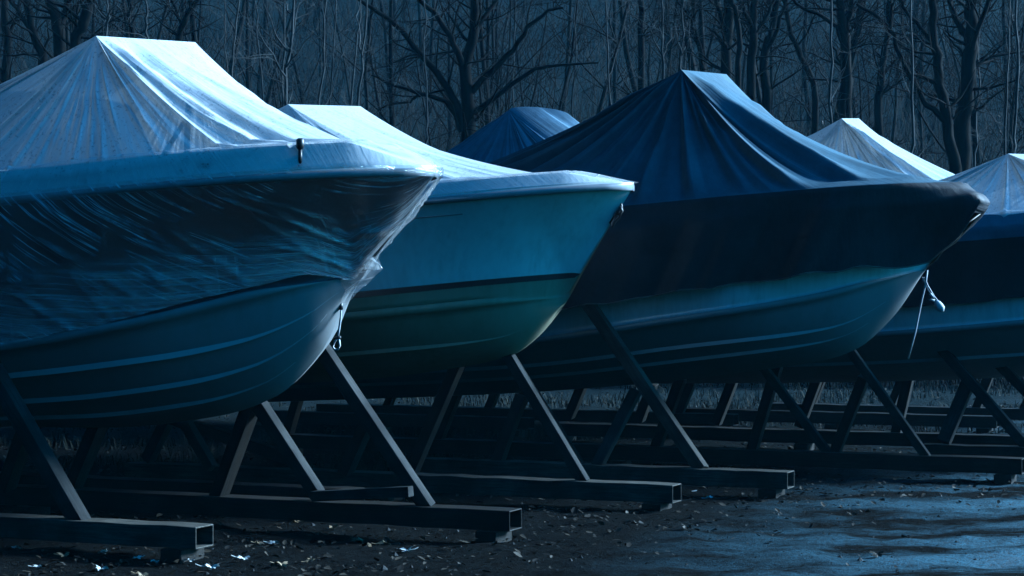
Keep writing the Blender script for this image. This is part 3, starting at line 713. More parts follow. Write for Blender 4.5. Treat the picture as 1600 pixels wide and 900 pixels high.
# ------------------------------------------------------------------ cradles: beams, props and blocks
GRP = 'timber cradles under the boats'
BH, BW, BZ = .135, .20, .055
def beam(root, q, xl, xr, mat='wood', z0=BZ, h=BH, wd=BW, yaw=0.0):
    # beam in plane q running between screen columns xl and xr of its foot line
    zc = z0
    def pend(px):
        xn = (px - 800) / FPX; Z = q / (CT + ST * xn); return xn * Z * CT - Z * ST
    pl, pr = pend(xl), pend(xr); c = DV * ((pl + pr) / 2) + NV * q
    Lh = (pr - pl) / 2; mb = MB(); e = .010
    def ring(x, k): return [Vector((x, -wd/2 + k, k)), Vector((x, wd/2 - k, k)), Vector((x, wd/2 - k, h - k)), Vector((x, -wd/2 + k, h - k))]
    n = 24; rows = [ring(-Lh + .12, e), ring(-Lh, e), ring(-Lh, 0)]
    r = random.Random(int(q * 100) + xl)
    for i in range(1, n):
        rg = ring(-Lh + 2 * Lh * i / n, 0); s = Vector((0, r.uniform(-.004, .004), r.uniform(-.004, .004))); rows.append([v + s for v in rg])
    rows += [ring(Lh, 0), ring(Lh, e), ring(Lh - .12, e)]
    m = len(rows); b0 = 0
    for rw in rows: mb.v += [tuple(v) for v in rw]
    for i in range(m - 1):
        for j in range(4): j2 = (j + 1) % 4; mb.f.append((i*4+j, (i+1)*4+j, (i+1)*4+j2, i*4+j2)); mb.m.append(0)
    mb.f.append((0, 1, 2, 3)); mb.f.append(((m-1)*4+3, (m-1)*4+2, (m-1)*4+1, (m-1)*4)); mb.m += [0, 0]
    o = mb.build('beam', M[mat], root, smooth=False, bevel=.006)
    o.location = Vector((c.x, c.y, zc)) - root.location; o.rotation_euler = (0, 0, -TH + yaw)
    for x in (-Lh + .18, Lh - .16, 0):
        k = MB(); k.box((x, 0, z0 / 2 - z0 - .02), (.15, wd + .06, z0 + .03)); bo = k.build('block', M['wood_dark'], o, smooth=False, bevel=.005)
    return o
def prop(root, foot, top, q, dq=0.0, wd=.085, th=.085, mat='wood', foot_z=None, qt=None):
    a = on_plane(*foot, q); b_ = on_plane(*top, (q + dq) if qt is None else qt)
    d = b_ - a; Ln = d.length + .02; d.normalize()
    mb = MB(); mb.box((Ln / 2 - .01, 0, 0), (Ln, wd, th), 0)
    o = mb.build('prop', M[mat], root, smooth=False, bevel=.005)
    n = NV - d * NV.dot(d); n.normalize(); k = d.cross(n)
    mat4 = Matrix((d, n, k)).transposed().to_4x4(); mat4.translation = a - root.location
    o.matrix_basis = mat4; return o
def cradle(q, label, xm):
    l = on_plane(xm, 800, q); return empty('boat_cradle', (l.x, l.y, 0), label=label, cat='boat cradle', group=GRP)
QN = lambda b: b.q - .95
# rails measured on the photograph: (plane, left column, right column)
c1 = cradle(b1.q, 'timber cradle under the nearest boat, its beam end lowest in view', 200)
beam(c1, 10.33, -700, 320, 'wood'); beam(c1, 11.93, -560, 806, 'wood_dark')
prop(c1, (128, 820), (-30, 545), 10.33, .12, .11, .10, 'wood_prop')
prop(c1, (668, 792), (492, 528), 11.93, -.25, .095, .09, 'wood_prop')
prop(c1, (496, 772), (392, 612), 11.93, -.35, .09, .09, 'wood_prop')
prop(c1, (342, 774), (400, 615), 11.93, -.35, .12, .09, 'wood_dark')
prop(c1, (112, 765), (175, 615), 11.93, -.4, .12, .09, 'wood_dark')
prop(c1, (10, 760), (68, 600), 11.5, -.3, .12, .09, 'wood_dark')
pb = prop(c1, (640, 768), (492, 775), 11.75, 0, .08, .07, 'wood_prop')
c2 = cradle(b2.q, 'timber cradle under the white boat with the black stripe', 640)
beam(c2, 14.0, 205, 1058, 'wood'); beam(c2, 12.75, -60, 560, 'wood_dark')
prop(c2, (912, 752), (785, 540), 14.0, -.1, .08, .08, 'wood_prop')
prop(c2, (645, 733), (715, 570), 14.0, .0, .10, .09, 'wood_dark')
prop(c2, (232, 716), (285, 610), 14.0, -.2, .10, .09, 'wood_dark')
prop(c2, (540, 738), (575, 660), 13.9, .0, .12, .09, 'wood_dark')
prop(c2, (470, 722), (262, 652), 13.6, .1, .09, .09, 'wood_dark')
prop(c2, (330, 730), (250, 590), 12.75, .1, .08, .08, 'wood_dark')
c3 = cradle(b3.q, 'timber cradle with the longest beam, under the canvas covered boat', 1150)
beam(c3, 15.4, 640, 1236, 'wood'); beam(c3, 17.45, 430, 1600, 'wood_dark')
prop(c3, (1096, 733), (893, 436), 15.4, .35, .10, .10, 'wood_pale')
prop(c3, (1297, 712), (1182, 560), 17.45, -.4, .075, .075, 'wood_prop')
prop(c3, (1449, 716), (1320, 535), 17.45, -.3, .075, .075, 'wood_prop')
prop(c3, (933, 728), (993, 612), 15.4, .3, .09, .09, 'wood_prop')
prop(c3, (1175, 704), (1215, 570), 17.45, -.2, .10, .09, 'wood_dark')
prop(c3, (1305, 706), (1350, 590), 17.5, -.2, .10, .09, 'wood_dark')
prop(c3, (1025, 699), (1075, 560), 17.45, -.2, .10, .09, 'wood_dark')
prop(c3, (785, 692), (832, 590), 17.45, -.2, .10, .09, 'wood_dark')
prop(c3, (683, 692), (735, 560), 17.45, -.2, .10, .09, 'wood_dark')
prop(c3, (450, 678), (472, 600), 17.45, -.2, .10, .09, 'wood_dark')
prop(c3, (770, 742), (815, 620), 15.4, .2, .10, .09, 'wood_dark')
prop(c3, (915, 740), (800, 560), 15.4, .3, .07, .07, 'wood_dark')
c4 = cradle(b4.q, 'timber cradle under the boat at the right edge', 1450)
beam(c4, 18.75, 1442, 2050, 'wood_dark'); beam(c4, 20.2, 860, 1700, 'wood_dark')
prop(c4, (1606, 700), (1408, 472), 18.75, .2, .10, .09, 'wood_prop')
prop(c4, (1690, 700), (1548, 556), 18.9, .4, .09, .09, 'wood_prop')
prop(c4, (1475, 690), (1512, 600), 18.75, .2, .13, .12, 'wood_prop')
prop(c4, (1250, 665), (1280, 585), 20.2, -.1, .10, .10, 'wood_dark')
prop(c4, (1120, 660), (1155, 570), 20.2, -.1, .10, .10, 'wood_dark')
prop(c4, (1000, 655), (1020, 600), 20.2, -.1, .10, .10, 'wood_dark')
prop(c4, (890, 650), (915, 590), 20.2, -.1, .10, .10, 'wood_dark')
prop(c4, (1400, 678), (1420, 590), 20.2, -.1, .10, .10, 'wood_dark')
c5 = cradle(b5.q, 'low dark cradle in the back row under the boat with the hooped cover', 900)
beam(c5, 20.9, 380, 830, 'wood_dark'); beam(c5, 22.5, 500, 1150, 'wood_dark')
for px in (600, 760, 1000, 1060): prop(c5, (px, 648), (px + 26, 585), 22.5, -.1, .10, .10, 'wood_dark')
c6 = cradle(b6.q, 'low dark cradle farthest back in the row, beyond the right half of the yard', 1300)
beam(c6, 23.4, 1060, 1560, 'wood_dark'); beam(c6, 25.0, 1200, 1800, 'wood_dark')
for px in (1265, 1330, 1390, 1525, 1600): prop(c6, (px, 640), (px + 22, 585), 25.0, -.1, .11, .10, 'wood_dark')

# ------------------------------------------------------------------ trees of the wood
def branch(mb, p, d, ln, r, lvl, rnd, up=.25, sides=(7, 5, 4, 3, 3), twist=.35, kids=(0, 5, 5, 4, 0), dens=1.0):
    n = max(3, int(4 + ln * 1.2)) if lvl < 3 else 3
    pts = [p.copy()]; dd = d.normalized(); dirs = [dd.copy()]
    for i in range(n):
        dd = (dd + Vector((rnd.gauss(0, twist), rnd.gauss(0, twist), rnd.gauss(0, twist) + up * .6)) * .35).normalized()
        pts.append(pts[-1] + dd * ln / n); dirs.append(dd.copy())
    mb.tube(pts, [r * (1 - .78 * i / n) for i in range(n + 1)], sides[min(lvl, 4)], cap=False)
    if lvl >= 4 or kids[min(lvl, 4)] == 0 and lvl > 0: return
    k = int(kids[min(lvl, 4)] * dens + rnd.random())
    for j in range(k):
        t = rnd.uniform(.2, 1.0); i = min(n - 1, int(t * n)); q = pts[i].lerp(pts[i + 1], t * n - i)
        side = Vector((rnd.gauss(0, 1), rnd.gauss(0, 1), rnd.gauss(0, .5) + .3)); side = (side - dirs[i] * side.dot(dirs[i]))
        if side.length < .01: continue
        nd = (dirs[i] * rnd.uniform(.4, .9) + side.normalized()).normalized()
        branch(mb, q, nd, ln * rnd.uniform(.35, .6) * (1.15 - .4 * t), max(.0035, r * (1 - .75 * t) * rnd.uniform(.4, .6)), lvl + 1, rnd, up, sides, twist, kids, dens)
def stem_radii(n, r0, r1): return [r0 + (r1 - r0) * i / (n - 1) for i in range(n)]
def resample(pts, k, rnd, j):
    out = []
    for a, b in zip(pts, pts[1:]):
        for i in range(k):
            v = a.lerp(b, i / k)
            if out: v = v + Vector((rnd.gauss(0, j), rnd.gauss(0, j), 0))
            out.append(v)
    out.append(pts[-1]); return out
def drawn_tree(Y, base_px, limbs, label, mat='bark', name='bare_tree', seed=1, cat='tree', group=None, dens=1.0, top=True):
    """limbs: (pixels of the limb's path, start radius, end radius); the first one is the trunk; the depth wanders with each limb"""
    rnd = random.Random(seed)
    bx = (base_px - 800) / FPX * Y; base = Vector((bx, Y, gz(bx, Y)))
    root = empty(name, base, label=label, cat=cat, group=group)
    tr = MB(); cr = MB()
    for li, (px, ra, rb) in enumerate(limbs):
        slope = 0 if li == 0 else rnd.uniform(-.6, .6); pts = []
        x0, y0 = px[0]
        for (x, y) in px:
            dd = math.hypot(x - x0, y - y0) / FPX * Y * slope
            pts.append(at_depth(x, y, Y + dd) - base)
        if li == 0: pts = [Vector((pts[0].x * .6, 0, -.3))] + pts
        k = 3; pts = resample(pts, k, rnd, .02); n = len(pts); rad = stem_radii(n, ra, rb)
        if li == 0: rad[0] *= 1.6; rad[1] *= 1.25
        (tr if li == 0 else cr).tube(pts, rad, 8 if li == 0 else 6, cap=False)
        if px[-1][1] <= 5:                 # runs on above the frame
            d = (pts[-1] - pts[-2]).normalized(); branch(cr, pts[-1], (d + Vector((0, 0, .4))), rnd.uniform(3, 5), rb, 1, rnd)
        ln = sum((pts[i+1] - pts[i]).length for i in range(n - 1))
        for j in range(int((4 + ln * 1.6) * dens * (.7 if li == 0 else 1))):
            t = rnd.uniform(.25 if li else .35, 1); i = min(n - 2, int(t * (n - 1))); d = (pts[i+1] - pts[i]).normalized()
            side = Vector((rnd.gauss(0, 1), rnd.gauss(0, .6), rnd.gauss(.2, .7))); side -= d * side.dot(d); side.normalize()
            branch(cr, pts[i], d * .6 + side, rnd.uniform(.6, 1.6) * (1.2 - .5 * t), max(.006, rad[i] * rnd.uniform(.22, .4)), 2, rnd, .1, twist=.5, kids=(0, 5, 4, 3, 0))
    t_ = tr.build('trunk', M[mat], root); c_ = cr.build('crown', M[mat], root)
    return root
FG = 'bare trees standing in the wood behind the boats'
T = drawn_tree
T(38, 731, [([(731, 262), (731, 195), (729, 107), (741, 49), (741, 0)], .17, .08),
            ([(722, 200), (714, 162), (692, 127), (656, 84), (630, 49), (591, 20), (562, 0)], .085, .035),
            ([(722, 205), (712, 180), (698, 158), (656, 146), (607, 130), (581, 117)], .07, .02),
            ([(735, 145), (770, 110), (802, 78), (825, 42), (858, 16), (880, 12)], .075, .02),
            ([(735, 180), (786, 143), (835, 108), (870, 102), (935, 98)], .06, .015),
            ([(728, 110), (719, 90), (705, 58), (679, 19), (656, 0)], .07, .04),
            ([(741, 55), (763, 19), (776, 0)], .06, .035), ([(656, 146), (640, 160), (612, 162), (590, 172)], .03, .01)],
  'big spreading bare tree with long low limbs, its trunk above the small grey blue cover', seed=3, dens=1.3)
T(37, 1500, [([(1500, 275), (1502, 215), (1509, 162), (1513, 110), (1516, 58), (1518, 0)], .19, .11),
             ([(1516, 62), (1500, 43), (1490, 20), (1483, 0)], .07, .05), ([(1514, 100), (1528, 50), (1545, 0)], .06, .04),
             ([(1513, 110), (1530, 98), (1552, 88), (1600, 80)], .05, .02), ([(1510, 140), (1545, 138), (1590, 125)], .035, .015),
             ([(1512, 90), (1490, 70), (1475, 50)], .03, .01)],
  'thick forked bare tree in the wood near the right edge', seed=5)
T(36, 1490, [([(1492, 262), (1484, 215), (1472, 150), (1466, 100), (1460, 58), (1456, 0)], .12, .07),
             ([(1478, 190), (1462, 175), (1445, 160), (1419, 115), (1402, 78), (1390, 45), (1370, 25), (1339, 6)], .06, .03),
             ([(1390, 45), (1392, 20), (1398, 0)], .04, .03), ([(1462, 75), (1440, 45), (1415, 15), (1405, 0)], .045, .03), ([(1465, 105), (1435, 90), (1410, 75)], .02, .01)],
  'slender bare tree with a limb arching far left, just left of the thick forked tree', seed=8)
T(40, 1322, [([(1324, 230), (1322, 130), (1321, 55), (1316, 20), (1312, 0)], .14, .08), ([(1321, 58), (1328, 25), (1331, 0)], .07, .05),
             ([(1318, 70), (1306, 42), (1287, 25), (1255, 14), (1240, 0)], .05, .03), ([(1321, 110), (1305, 80), (1290, 55)], .04, .015)],
  'bare tree with a limb reaching up left, above the small white film peak', seed=9)
T(44, 1376, [([(1374, 230), (1373, 150), (1378, 110), (1385, 60), (1390, 0)], .11, .06), ([(1376, 118), (1398, 95), (1410, 85)], .04, .02), ([(1376, 160), (1390, 120), (1395, 100)], .03, .01)],
  'thin dark leaning tree between the left and right clumps above the canvas slope', seed=10)
T(41, 1137, [([(1134, 180), (1136, 80), (1138, 0)], .13, .1), ([(1135, 70), (1118, 50), (1105, 42)], .04, .015), ([(1136, 60), (1125, 20), (1118, 0)], .06, .04)],
  'straight dark trunk rising right behind the peak of the dark blue canvas tent', seed=12)
T(38, 1152, [([(1152, 170), (1154, 100), (1155, 65), (1148, 18), (1143, 0)], .065, .045)], 'thin crooked dark trunk touching the right shoulder of the canvas peak', seed=13, dens=.5)
T(42, 1176, [([(1172, 190), (1176, 90), (1177, 40), (1180, 0)], .11, .08), ([(1176, 50), (1165, 20), (1155, 0)], .05, .04), ([(1176, 60), (1195, 30), (1210, 0)], .05, .03)],
  'upright dark tree in the clump right of the canvas peak, forking high up', seed=14)
T(43, 1193, [([(1196, 210), (1193, 110), (1196, 70), (1208, 40), (1215, 0)], .12, .07), ([(1193, 85), (1210, 60), (1225, 10), (1228, 0)], .05, .04)],
  'dark tree leaning right in the clump beyond the canvas slope', seed=15)
T(44, 1260, [([(1275, 210), (1272, 130), (1252, 90), (1236, 55), (1230, 20), (1228, 0)], .08, .05), ([(1244, 75), (1262, 50), (1275, 20)], .03, .02)],
  'slim dark tree curving left above the right slope of the canvas tent', seed=16)
T(42, 1090, [([(1098, 110), (1092, 70), (1082, 40), (1083, 0)], .06, .05), ([(1082, 40), (1070, 15), (1058, 2)], .03, .02)], 'small forked tree right behind the canvas peak', seed=17)
T(46, 1002, [([(1004, 160), (1002, 60), (1001, 0)], .09, .07)], 'faint straight trunk left of the canvas peak, standing alone', seed=18)
T(39, 93, [([(95, 130), (93, 60), (88, 30), (78, 0)], .16, .09), ([(93, 45), (100, 20), (106, 0)], .08, .06)], 'dark forked tree directly left of the nearest film peak', seed=19)
T(38, 135, [([(112, 120), (122, 55), (133, 25), (142, 0)], .13, .10)], 'leaning dark trunk just behind the nearest film peak', seed=20)
T(41, 60, [([(72, 130), (66, 85), (48, 42), (40, 0)], .12, .07), ([(50, 50), (30, 20), (15, 0)], .05, .03)], 'dark tree leaning left at the upper left of the view', seed=21)
T(43, 12, [([(8, 140), (12, 60), (8, 0)], .11, .08), ([(12, 60), (25, 30), (30, 0)], .05, .03)], 'dark tree at the left edge of the view', seed=22)
T(42, 290, [([(276, 80), (282, 45), (296, 20), (308, 0)], .08, .06), ([(285, 40), (275, 15), (268, 0)], .04, .03)], 'forked dark tree above the flat top of the nearest film tent', seed=23)
T(44, 205, [([(204, 80), (206, 40), (203, 0)], .07, .06)], 'narrow dark trunk above the nearest film tent, left of the forked one', seed=24)
SG = 'pale saplings at the edge of the wood'
def sapling(px, yb, lean, w_, label, Y=35, forks=(), seed=1):
    T(Y, px, [([(px - lean * .3, yb + 40), (px, yb), (px + lean * .5, yb / 2), (px + lean, 0)], .026 * w_, .014 * w_)] + [(f, .014 * w_, .006) for f in forks], label, 'bark_pale', 'sapling', seed, 'sapling', SG, dens=.45)
sapling(447, 160, 12, 1.5, 'pale sapling with wide V shaped forks above the second film tent', 34, ([(446, 120), (425, 85), (400, 40)], [(448, 105), (470, 75), (488, 47)], [(452, 80), (460, 45), (468, 0)], [(449, 80), (428, 45), (412, 5)], [(455, 30), (448, 10), (440, 0)]), 31)
sapling(440, 162, 4, 1.1, 'thin pale stem beside the V forked sapling', 36, (), 32)
sapling(502, 160, 8, 1.0, 'slim pale stem, left one of the pair above the second film tent', 36, (), 33)
sapling(516, 160, 9, .9, 'slim pale stem, right one of the pair above the second film tent', 37, (), 34)
sapling(549, 160, 14, .9, 'thin pale stem leaning right above the far corner of the second film tent', 36, (), 35)
sapling(561, 165, 12, 1.1, 'taller pale stem right beside the leaning one', 35, ([(567, 90), (560, 40), (558, 0)],), 36)
sapling(167, 55, 0, 1.2, 'pale forked sapling above the nearest film ridge, left side', 35, ([(166, 30), (150, 12), (142, 0)], [(167, 28), (180, 8), (185, 0)]), 37)
sapling(232, 60, -5, 1.2, 'single pale stem above the middle of the nearest film ridge', 35, (), 38)
sapling(362, 110, 12, 1.0, 'pale stem above the right slope of the nearest film tent', 35, ([(366, 55), (355, 20), (350, 0)],), 39)
sapling(352, 110, -1, .8, 'faint thin stem left of the pale one above the film slope', 38, (), 40)
sapling(410, 145, -12, .9, 'leaning pale stem left of the V forked sapling', 37, (), 41)
sapling(1036, 120, -2, 1.1, 'small pale sapling with a fan of twigs left of the canvas peak', 35, ([(1036, 90), (1022, 60), (1015, 40)], [(1036, 88), (1048, 60), (1052, 40)], [(1035, 60), (1028, 30)]), 42)
sapling(1065, 106, 3, 1.0, 'pale twiggy stem rising straight behind the canvas peak', 35, ([(1066, 85), (1056, 55), (1050, 30)], [(1066, 85), (1076, 60), (1078, 30)]), 43)
sapling(1297, 195, 2, 1.3, 'pale sapling with V forks left of the small white film peak', 35, ([(1298, 140), (1285, 115), (1275, 95)], [(1299, 165), (1312, 130), (1320, 105)]), 44)
sapling(1425, 225, -2, 1.3, 'pale thin stem right of the small white film peak', 35, (), 45)
sapling(1586, 215, 2, 1.3, 'pale stem at the right edge above the last film tent', 35, (), 46)
sapling(1526, 200, 6, 1.0, 'faint pale stem right of the thick forked tree', 38, (), 47)
sapling(1569, 240, 9, .9, 'short pale leaning stem left of the one at the right edge', 36, (), 48)
sapling(800, 200, 6, .8, 'thin pale stem right of the big spreading tree', 39, (), 49)
sapling(666, 190, -4, .9, 'thin pale stem left of the big spreading tree trunk', 37, (), 50)
sapling(895, 175, 5, .8, 'faint pale stem between the spreading tree and the canvas slope', 40, (), 51)
sapling(952, 150, -6, .9, 'pale stem beside the left slope of the canvas tent', 37, ([(951, 130), (942, 110)],), 52)

# the mass of the wood up the hillside: countable trunks, six grown kinds copied
protos = []
def grown(seed, h, r, mat):
    rnd = random.Random(seed); root = empty('woodland_tree', (0, 0, 0), label='bare grey trunk among many farther up the wooded hillside', cat='tree', group='farther trees filling the wooded hillside')
    n = 9; pts = [Vector((0, 0, -.4))]; d = Vector((rnd.uniform(-.1, .1), rnd.uniform(-.1, .1), 1))
    for i in range(n): d = (d + Vector((rnd.gauss(0, .07), rnd.gauss(0, .07), .1))).normalized(); pts.append(pts[-1] + d * h / n)
    tr, cr = MB(), MB(); tr.tube(pts, [r * (1 - .8 * i / n) for i in range(n + 1)], 6, cap=False)
    for j in range(rnd.randint(12, 17)):
        t = rnd.uniform(.12, .98); i = min(n - 1, int(t * n)); a = rnd.uniform(0, 6.28)
        branch(cr, pts[i], Vector((math.cos(a), math.sin(a), rnd.uniform(.5, 1.4))), rnd.uniform(1.2, 3.2) * (1.2 - .5 * t), r * (1 - .7 * t) * .42, 2, rnd, .25, twist=.4, kids=(0, 0, 6, 4, 0))
    tr.build('trunk', M[mat], root); cr.build('crown', M[mat], root); return root
for i in range(7): protos.append(grown(100 + i, random.uniform(9, 14), random.uniform(.05, .14), ('bark_mid', 'bark', 'bark_mid', 'bark')[i % 4]))
used = set(); cnt = 0
rt = random.Random(77)
while cnt < 165:
    Y = 44 + 62 * rt.random() ** 1.1; X = rt.uniform(-.30, .30) * Y
    i = rt.randrange(7); pr = protos[i]
    if i in used:
        o = pr.copy(); C.objects.link(o)
        for ch in pr.children:
            c = ch.copy(); C.objects.link(c); c.parent = o
    else: o = pr; used.add(i)
    o.location = (X, Y, gz(X, Y)); o.rotation_euler = (0, 0, rt.uniform(0, 6.28)); s = rt.uniform(.75, 1.3); o.scale = (s, s, s); cnt += 1

# undergrowth: far too many twigs to count
mb = MB(); ru = random.Random(5)
for i in range(15000):
    Y = 34.5 + 60 * ru.random() ** 1.6; X = ru.uniform(-.30, .30) * Y; p = Vector((X, Y, gz(X, Y) - .05))
    cl = mnoise.noise(Vector((X * .25, Y * .25, 1)))
    h = ru.uniform(.5, 2.8) * (1 + .9 * cl) * (1 if Y > 37 else .6); d = Vector((ru.gauss(0, .28), ru.gauss(0, .28), 1)); b_ = Vector((ru.gauss(0, .3), ru.gauss(0, .3), 0))
    pts = [p, p + d * h * .5 + b_ * h * .05, p + d * h + b_ * h * .3]
    mb.tube(pts, [.009 + Y * .00012, .006 + Y * .0001, .003], 3, cap=False)
    for k in range(3):
        t = ru.uniform(.3, .9); q = pts[1].lerp(pts[2], t); e = q + Vector((ru.gauss(0, .3), ru.gauss(0, .3), ru.uniform(.1, .5))) * h * .35
        mb.tube([q, e], [.005 + Y * .00006, .003], 3, cap=False)
mb.build('undergrowth', M['twig'], kind='stuff', label='tangle of bare twiggy undergrowth below the trees', cat='undergrowth')
# dead leaves still hanging in the brush, and leaf litter on the hill foot
def leaf_shape(mb, p, s, rnd, flat=.3):
    a = rnd.uniform(0, 6.28); c, si = math.cos(a), math.sin(a); tx, ty = rnd.gauss(0, flat), rnd.gauss(0, flat); cup = rnd.uniform(.05, .3)
    def P(x, y, z): return Vector((p.x + (x * c - y * si) * s, p.y + (x * si + y * c) * s, p.z + (z + x * tx + y * ty) * s))
    mb.add([P(-.5, 0, 0), P(-.15, -.3, cup * .6), P(.25, -.22, cup * .5), P(.5, 0, .05), P(.25, .22, cup * .5), P(-.15, .3, cup * .6), P(0, 0, 0)],
           [(0, 1, 6), (1, 2, 6), (2, 3, 6), (3, 4, 6), (4, 5, 6), (5, 0, 6)])
mb = MB(); rl = random.Random(9)
for i in range(9000):
    Y = 35 + 30 * rl.random() ** 1.5; X = rl.uniform(-.29, .29) * Y; leaf_shape(mb, Vector((X, Y, gz(X, Y) + rl.uniform(.1, 4.5) * rl.random())), rl.uniform(.035, .075), rl, .8)
mb.build('hanging_dead_leaves', M['litter'], smooth=False, kind='stuff', label='shrivelled brown leaves still clinging to the undergrowth', cat='leaves')
mb = MB()
for i in range(16000):
    u_ = rl.random()
    if u_ < .55: Y = 10.2 + 11 * rl.random() ** 1.2; X = rl.uniform(-.28, .28) * Y
    else: Y = 20 + 16 * rl.random(); X = rl.uniform(-.28, .28) * Y
    q = X * ST + Y * CT; p_ = X * CT - Y * ST
    dens = .25 + .75 * smooth((-(p_ + 4.3 - (q - 11) * .35)) / 1.2)
    if p_ > -4.2 + (q - 11) * .35: dens *= .25
    dens *= .45 + .9 * max(0, mnoise.noise(Vector((X * 1.2, Y * 1.2, 7))) + .35)
    if rl.random() > dens: continue
    leaf_shape(mb, Vector((X, Y, gz(X, Y) + rl.uniform(.004, .03))), rl.uniform(.014, .05) if p_ > -4.5 + (q - 11) * .35 else rl.choice((.02, .03, .042, .06)) * rl.uniform(.8, 1.1), rl, .28)
mb.build('leaf_litter', M['litter'], smooth=False, kind='stuff', label='dark fallen leaves scattered over the muddy ground', cat='leaf litter')
# dead grass behind the cradles
mb = MB()
for i in range(22000):
    Y = 16 + 21 * rl.random(); X = rl.uniform(-.29, .29) * Y
    q = X * ST + Y * CT; p_ = X * CT - Y * ST
    if mnoise.noise(Vector((X * .5, Y * .5, 2))) < -.05 + (0 if Y > 24 else .12): continue
    if Y < 23 and p_ > -8: continue
    z = gz(X, Y); h = rl.uniform(.04, .17) * (1 if Y < 28 else 1.1); a = rl.uniform(0, 6.28); l = Vector((math.cos(a), math.sin(a), 0)); wv = Vector((-l.y, l.x, 0)) * .006
    b0 = Vector((X, Y, z - .01)); m_ = b0 + l * h * .25 + Vector((0, 0, h * .7)); t_ = b0 + l * h * .8 + Vector((0, 0, h))
    mb.add([b0 - wv, b0 + wv, m_ + wv * .8, m_ - wv * .8, t_], [(0, 1, 2, 3), (3, 2, 4)])
mb.build('dead_grass', M['grass'], smooth=False, kind='stuff', label='low dead grass between and behind the cradles', cat='grass')
# lumps of mud and small stones
mb = MB()
for i in range(900):
    Y = 9.8 + 9 * rl.random() ** 1.3; X = rl.uniform(-.27, .28) * Y
    if mnoise.noise(Vector((X * 1.1, Y * 1.6, 4))) < -.02 and rl.random() < .8: continue
    s = rl.uniform(.006, .018) * (1 + 1.0 * (rl.random() < .05)); z = gz(X, Y) - s * .1; n = 7
    top = [Vector((X + math.cos(6.283*k/n) * s * rl.uniform(.7, 1.5), Y + math.sin(6.283*k/n) * s * rl.uniform(.7, 1.5), z - s * .6)) for k in range(n)]
    mid = [(v + Vector((X, Y, z))) / 2 + Vector((rl.gauss(0, .15) * s, rl.gauss(0, .15) * s, s * rl.uniform(.15, .7))) for v in top]
    mb.add(top + mid + [Vector((X, Y, z + s * rl.uniform(.7, 1.1)))], [(k, (k+1) % n, n + (k+1) % n, n + k) for k in range(n)] + [(n + k, n + (k+1) % n, 2*n) for k in range(n)])
mb.build('mud_clods', M['clod'], smooth=False, kind='stuff', label='small clods of mud and stones on the wet yard', cat='clods')

# the leaves that stand out, lobed, each its own object
def lobed(name, px, py, s, mat, label, group, seed):
    rnd = random.Random(seed); Y = FPX * EYE / (py - HOR); X = (px - 800) / FPX * Y; z = gz(X, Y) + .012
    mb = MB(); n = 22; rim = []
    for k in range(n):
        a = 6.283 * k / n; rr = (.55 + .45 * abs(math.cos(a * 2.5))) * (1 if k % 2 else .72) * rnd.uniform(.85, 1.1)
        rim.append(Vector((math.cos(a) * rr * s, math.sin(a) * rr * s * .8, s * (.22 * math.sin(a * 2 + seed) + rnd.uniform(0, .25)))))
    mid = [v * .45 + Vector((0, 0, s * .10)) for v in rim]
    mb.add(rim + mid + [Vector((0, 0, s * .06))], [(k, (k+1) % n, n + (k+1) % n, n + k) for k in range(n)] + [(n + k, n + (k+1) % n, 2*n) for k in range(n)])
    mb.tube([Vector((0, 0, s * .08)), Vector((-s * 1.0, s * .1, s * .1)), Vector((-s * 1.5, 0, s * .25))], .0022, 4)
    o = mb.build(name, mat, smooth=False, label=label, cat='leaf' if 'leaf' in name else 'litter', group=group); o.location = (X, Y, z); o.rotation_euler = (rnd.uniform(-.2, .2), rnd.uniform(-.2, .2), rnd.uniform(0, 6.28)); return o
LG = 'pale fallen leaves lying near the camera'
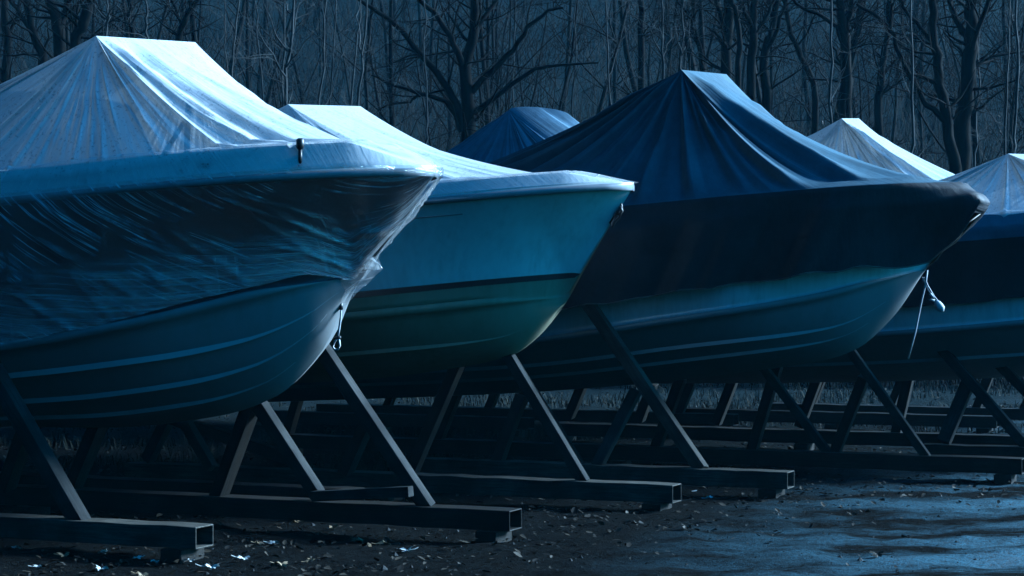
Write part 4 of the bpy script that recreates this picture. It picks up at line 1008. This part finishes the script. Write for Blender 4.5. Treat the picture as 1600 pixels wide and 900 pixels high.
spots = [(26, 856, .035, 1), (158, 885, .06, 1), (222, 893, .045, 0), (330, 884, .065, 1), (428, 846, .045, 1), (292, 872, .035, 1), (484, 872, .04, 0), (214, 868, .035, 1), (100, 868, .05, 0), (160, 862, .05, 1),
         (636, 858, .05, 1), (574, 850, .04, 0), (520, 820, .05, 0), (462, 812, .045, 0), (404, 846, .035, 0), (380, 872, .05, 1), (690, 696, .05, 1), (560, 836, .05, 0), (600, 842, .055, 0), (240, 872, .03, 1), (880, 700, .03, 1), (440, 900 - 22, .05, 0), (60, 880, .04, 1)]
for i, (px, py, s, pale) in enumerate(spots):
    lobed('fallen_leaf', px, py, s, M['leaf_pale' if pale else 'leaf_brown'], 'pale curled leaf lying on the dark mud in front of the cradles' if pale else 'brown curled leaf lying on the dark mud in front of the cradles', LG if pale else 'brown fallen leaves lying near the camera', 200 + i)
lobed('paper_scrap', 1108, 773, .04, M['paper'], 'small white scrap of paper on the mud right of the long beam end', None, 301)
lobed('paper_scrap', 1086, 765, .02, M['paper'], 'tiny pale scrap left of the larger white scrap by the beam end', None, 302)
for k, (px, py, s, lb) in enumerate(((1072, 829, .055, 'dark dead leaf standing up on the shiny track, right of centre'), (955, 832, .035, 'small dark leaf on the track left of the upright one'),
                                  (1330, 800, .05, 'dark leaf lying beyond the shiny wet track'), (1415, 834, .04, 'dark leaf on the wet track near the right edge'), (1370, 865, .07, 'larger dark leaf clump near the lower right corner'), (990, 818, .05, 'dark curled leaf near the beam ends'))):
    lobed('fallen_leaf', px, py, s, M['litter'], lb, None, 400 + k)

# ------------------------------------------------------------------ damp air over the yard and the wood
hz = MB(); hz.box((0, 100, 38), (340, 280, 84)); t = NT('damp_air')
v = t.n('ShaderNodeVolumePrincipled'); v.inputs['Color'].default_value = (.12, .66, 1, 1); v.inputs['Density'].default_value = .00024; v.inputs['Anisotropy'].default_value = 0
t.t.links.new(v.outputs[0], t.out.inputs['Volume'])
hz.build('haze', t.m, smooth=False, kind='stuff', label='thin damp blue haze in the air', cat='haze')
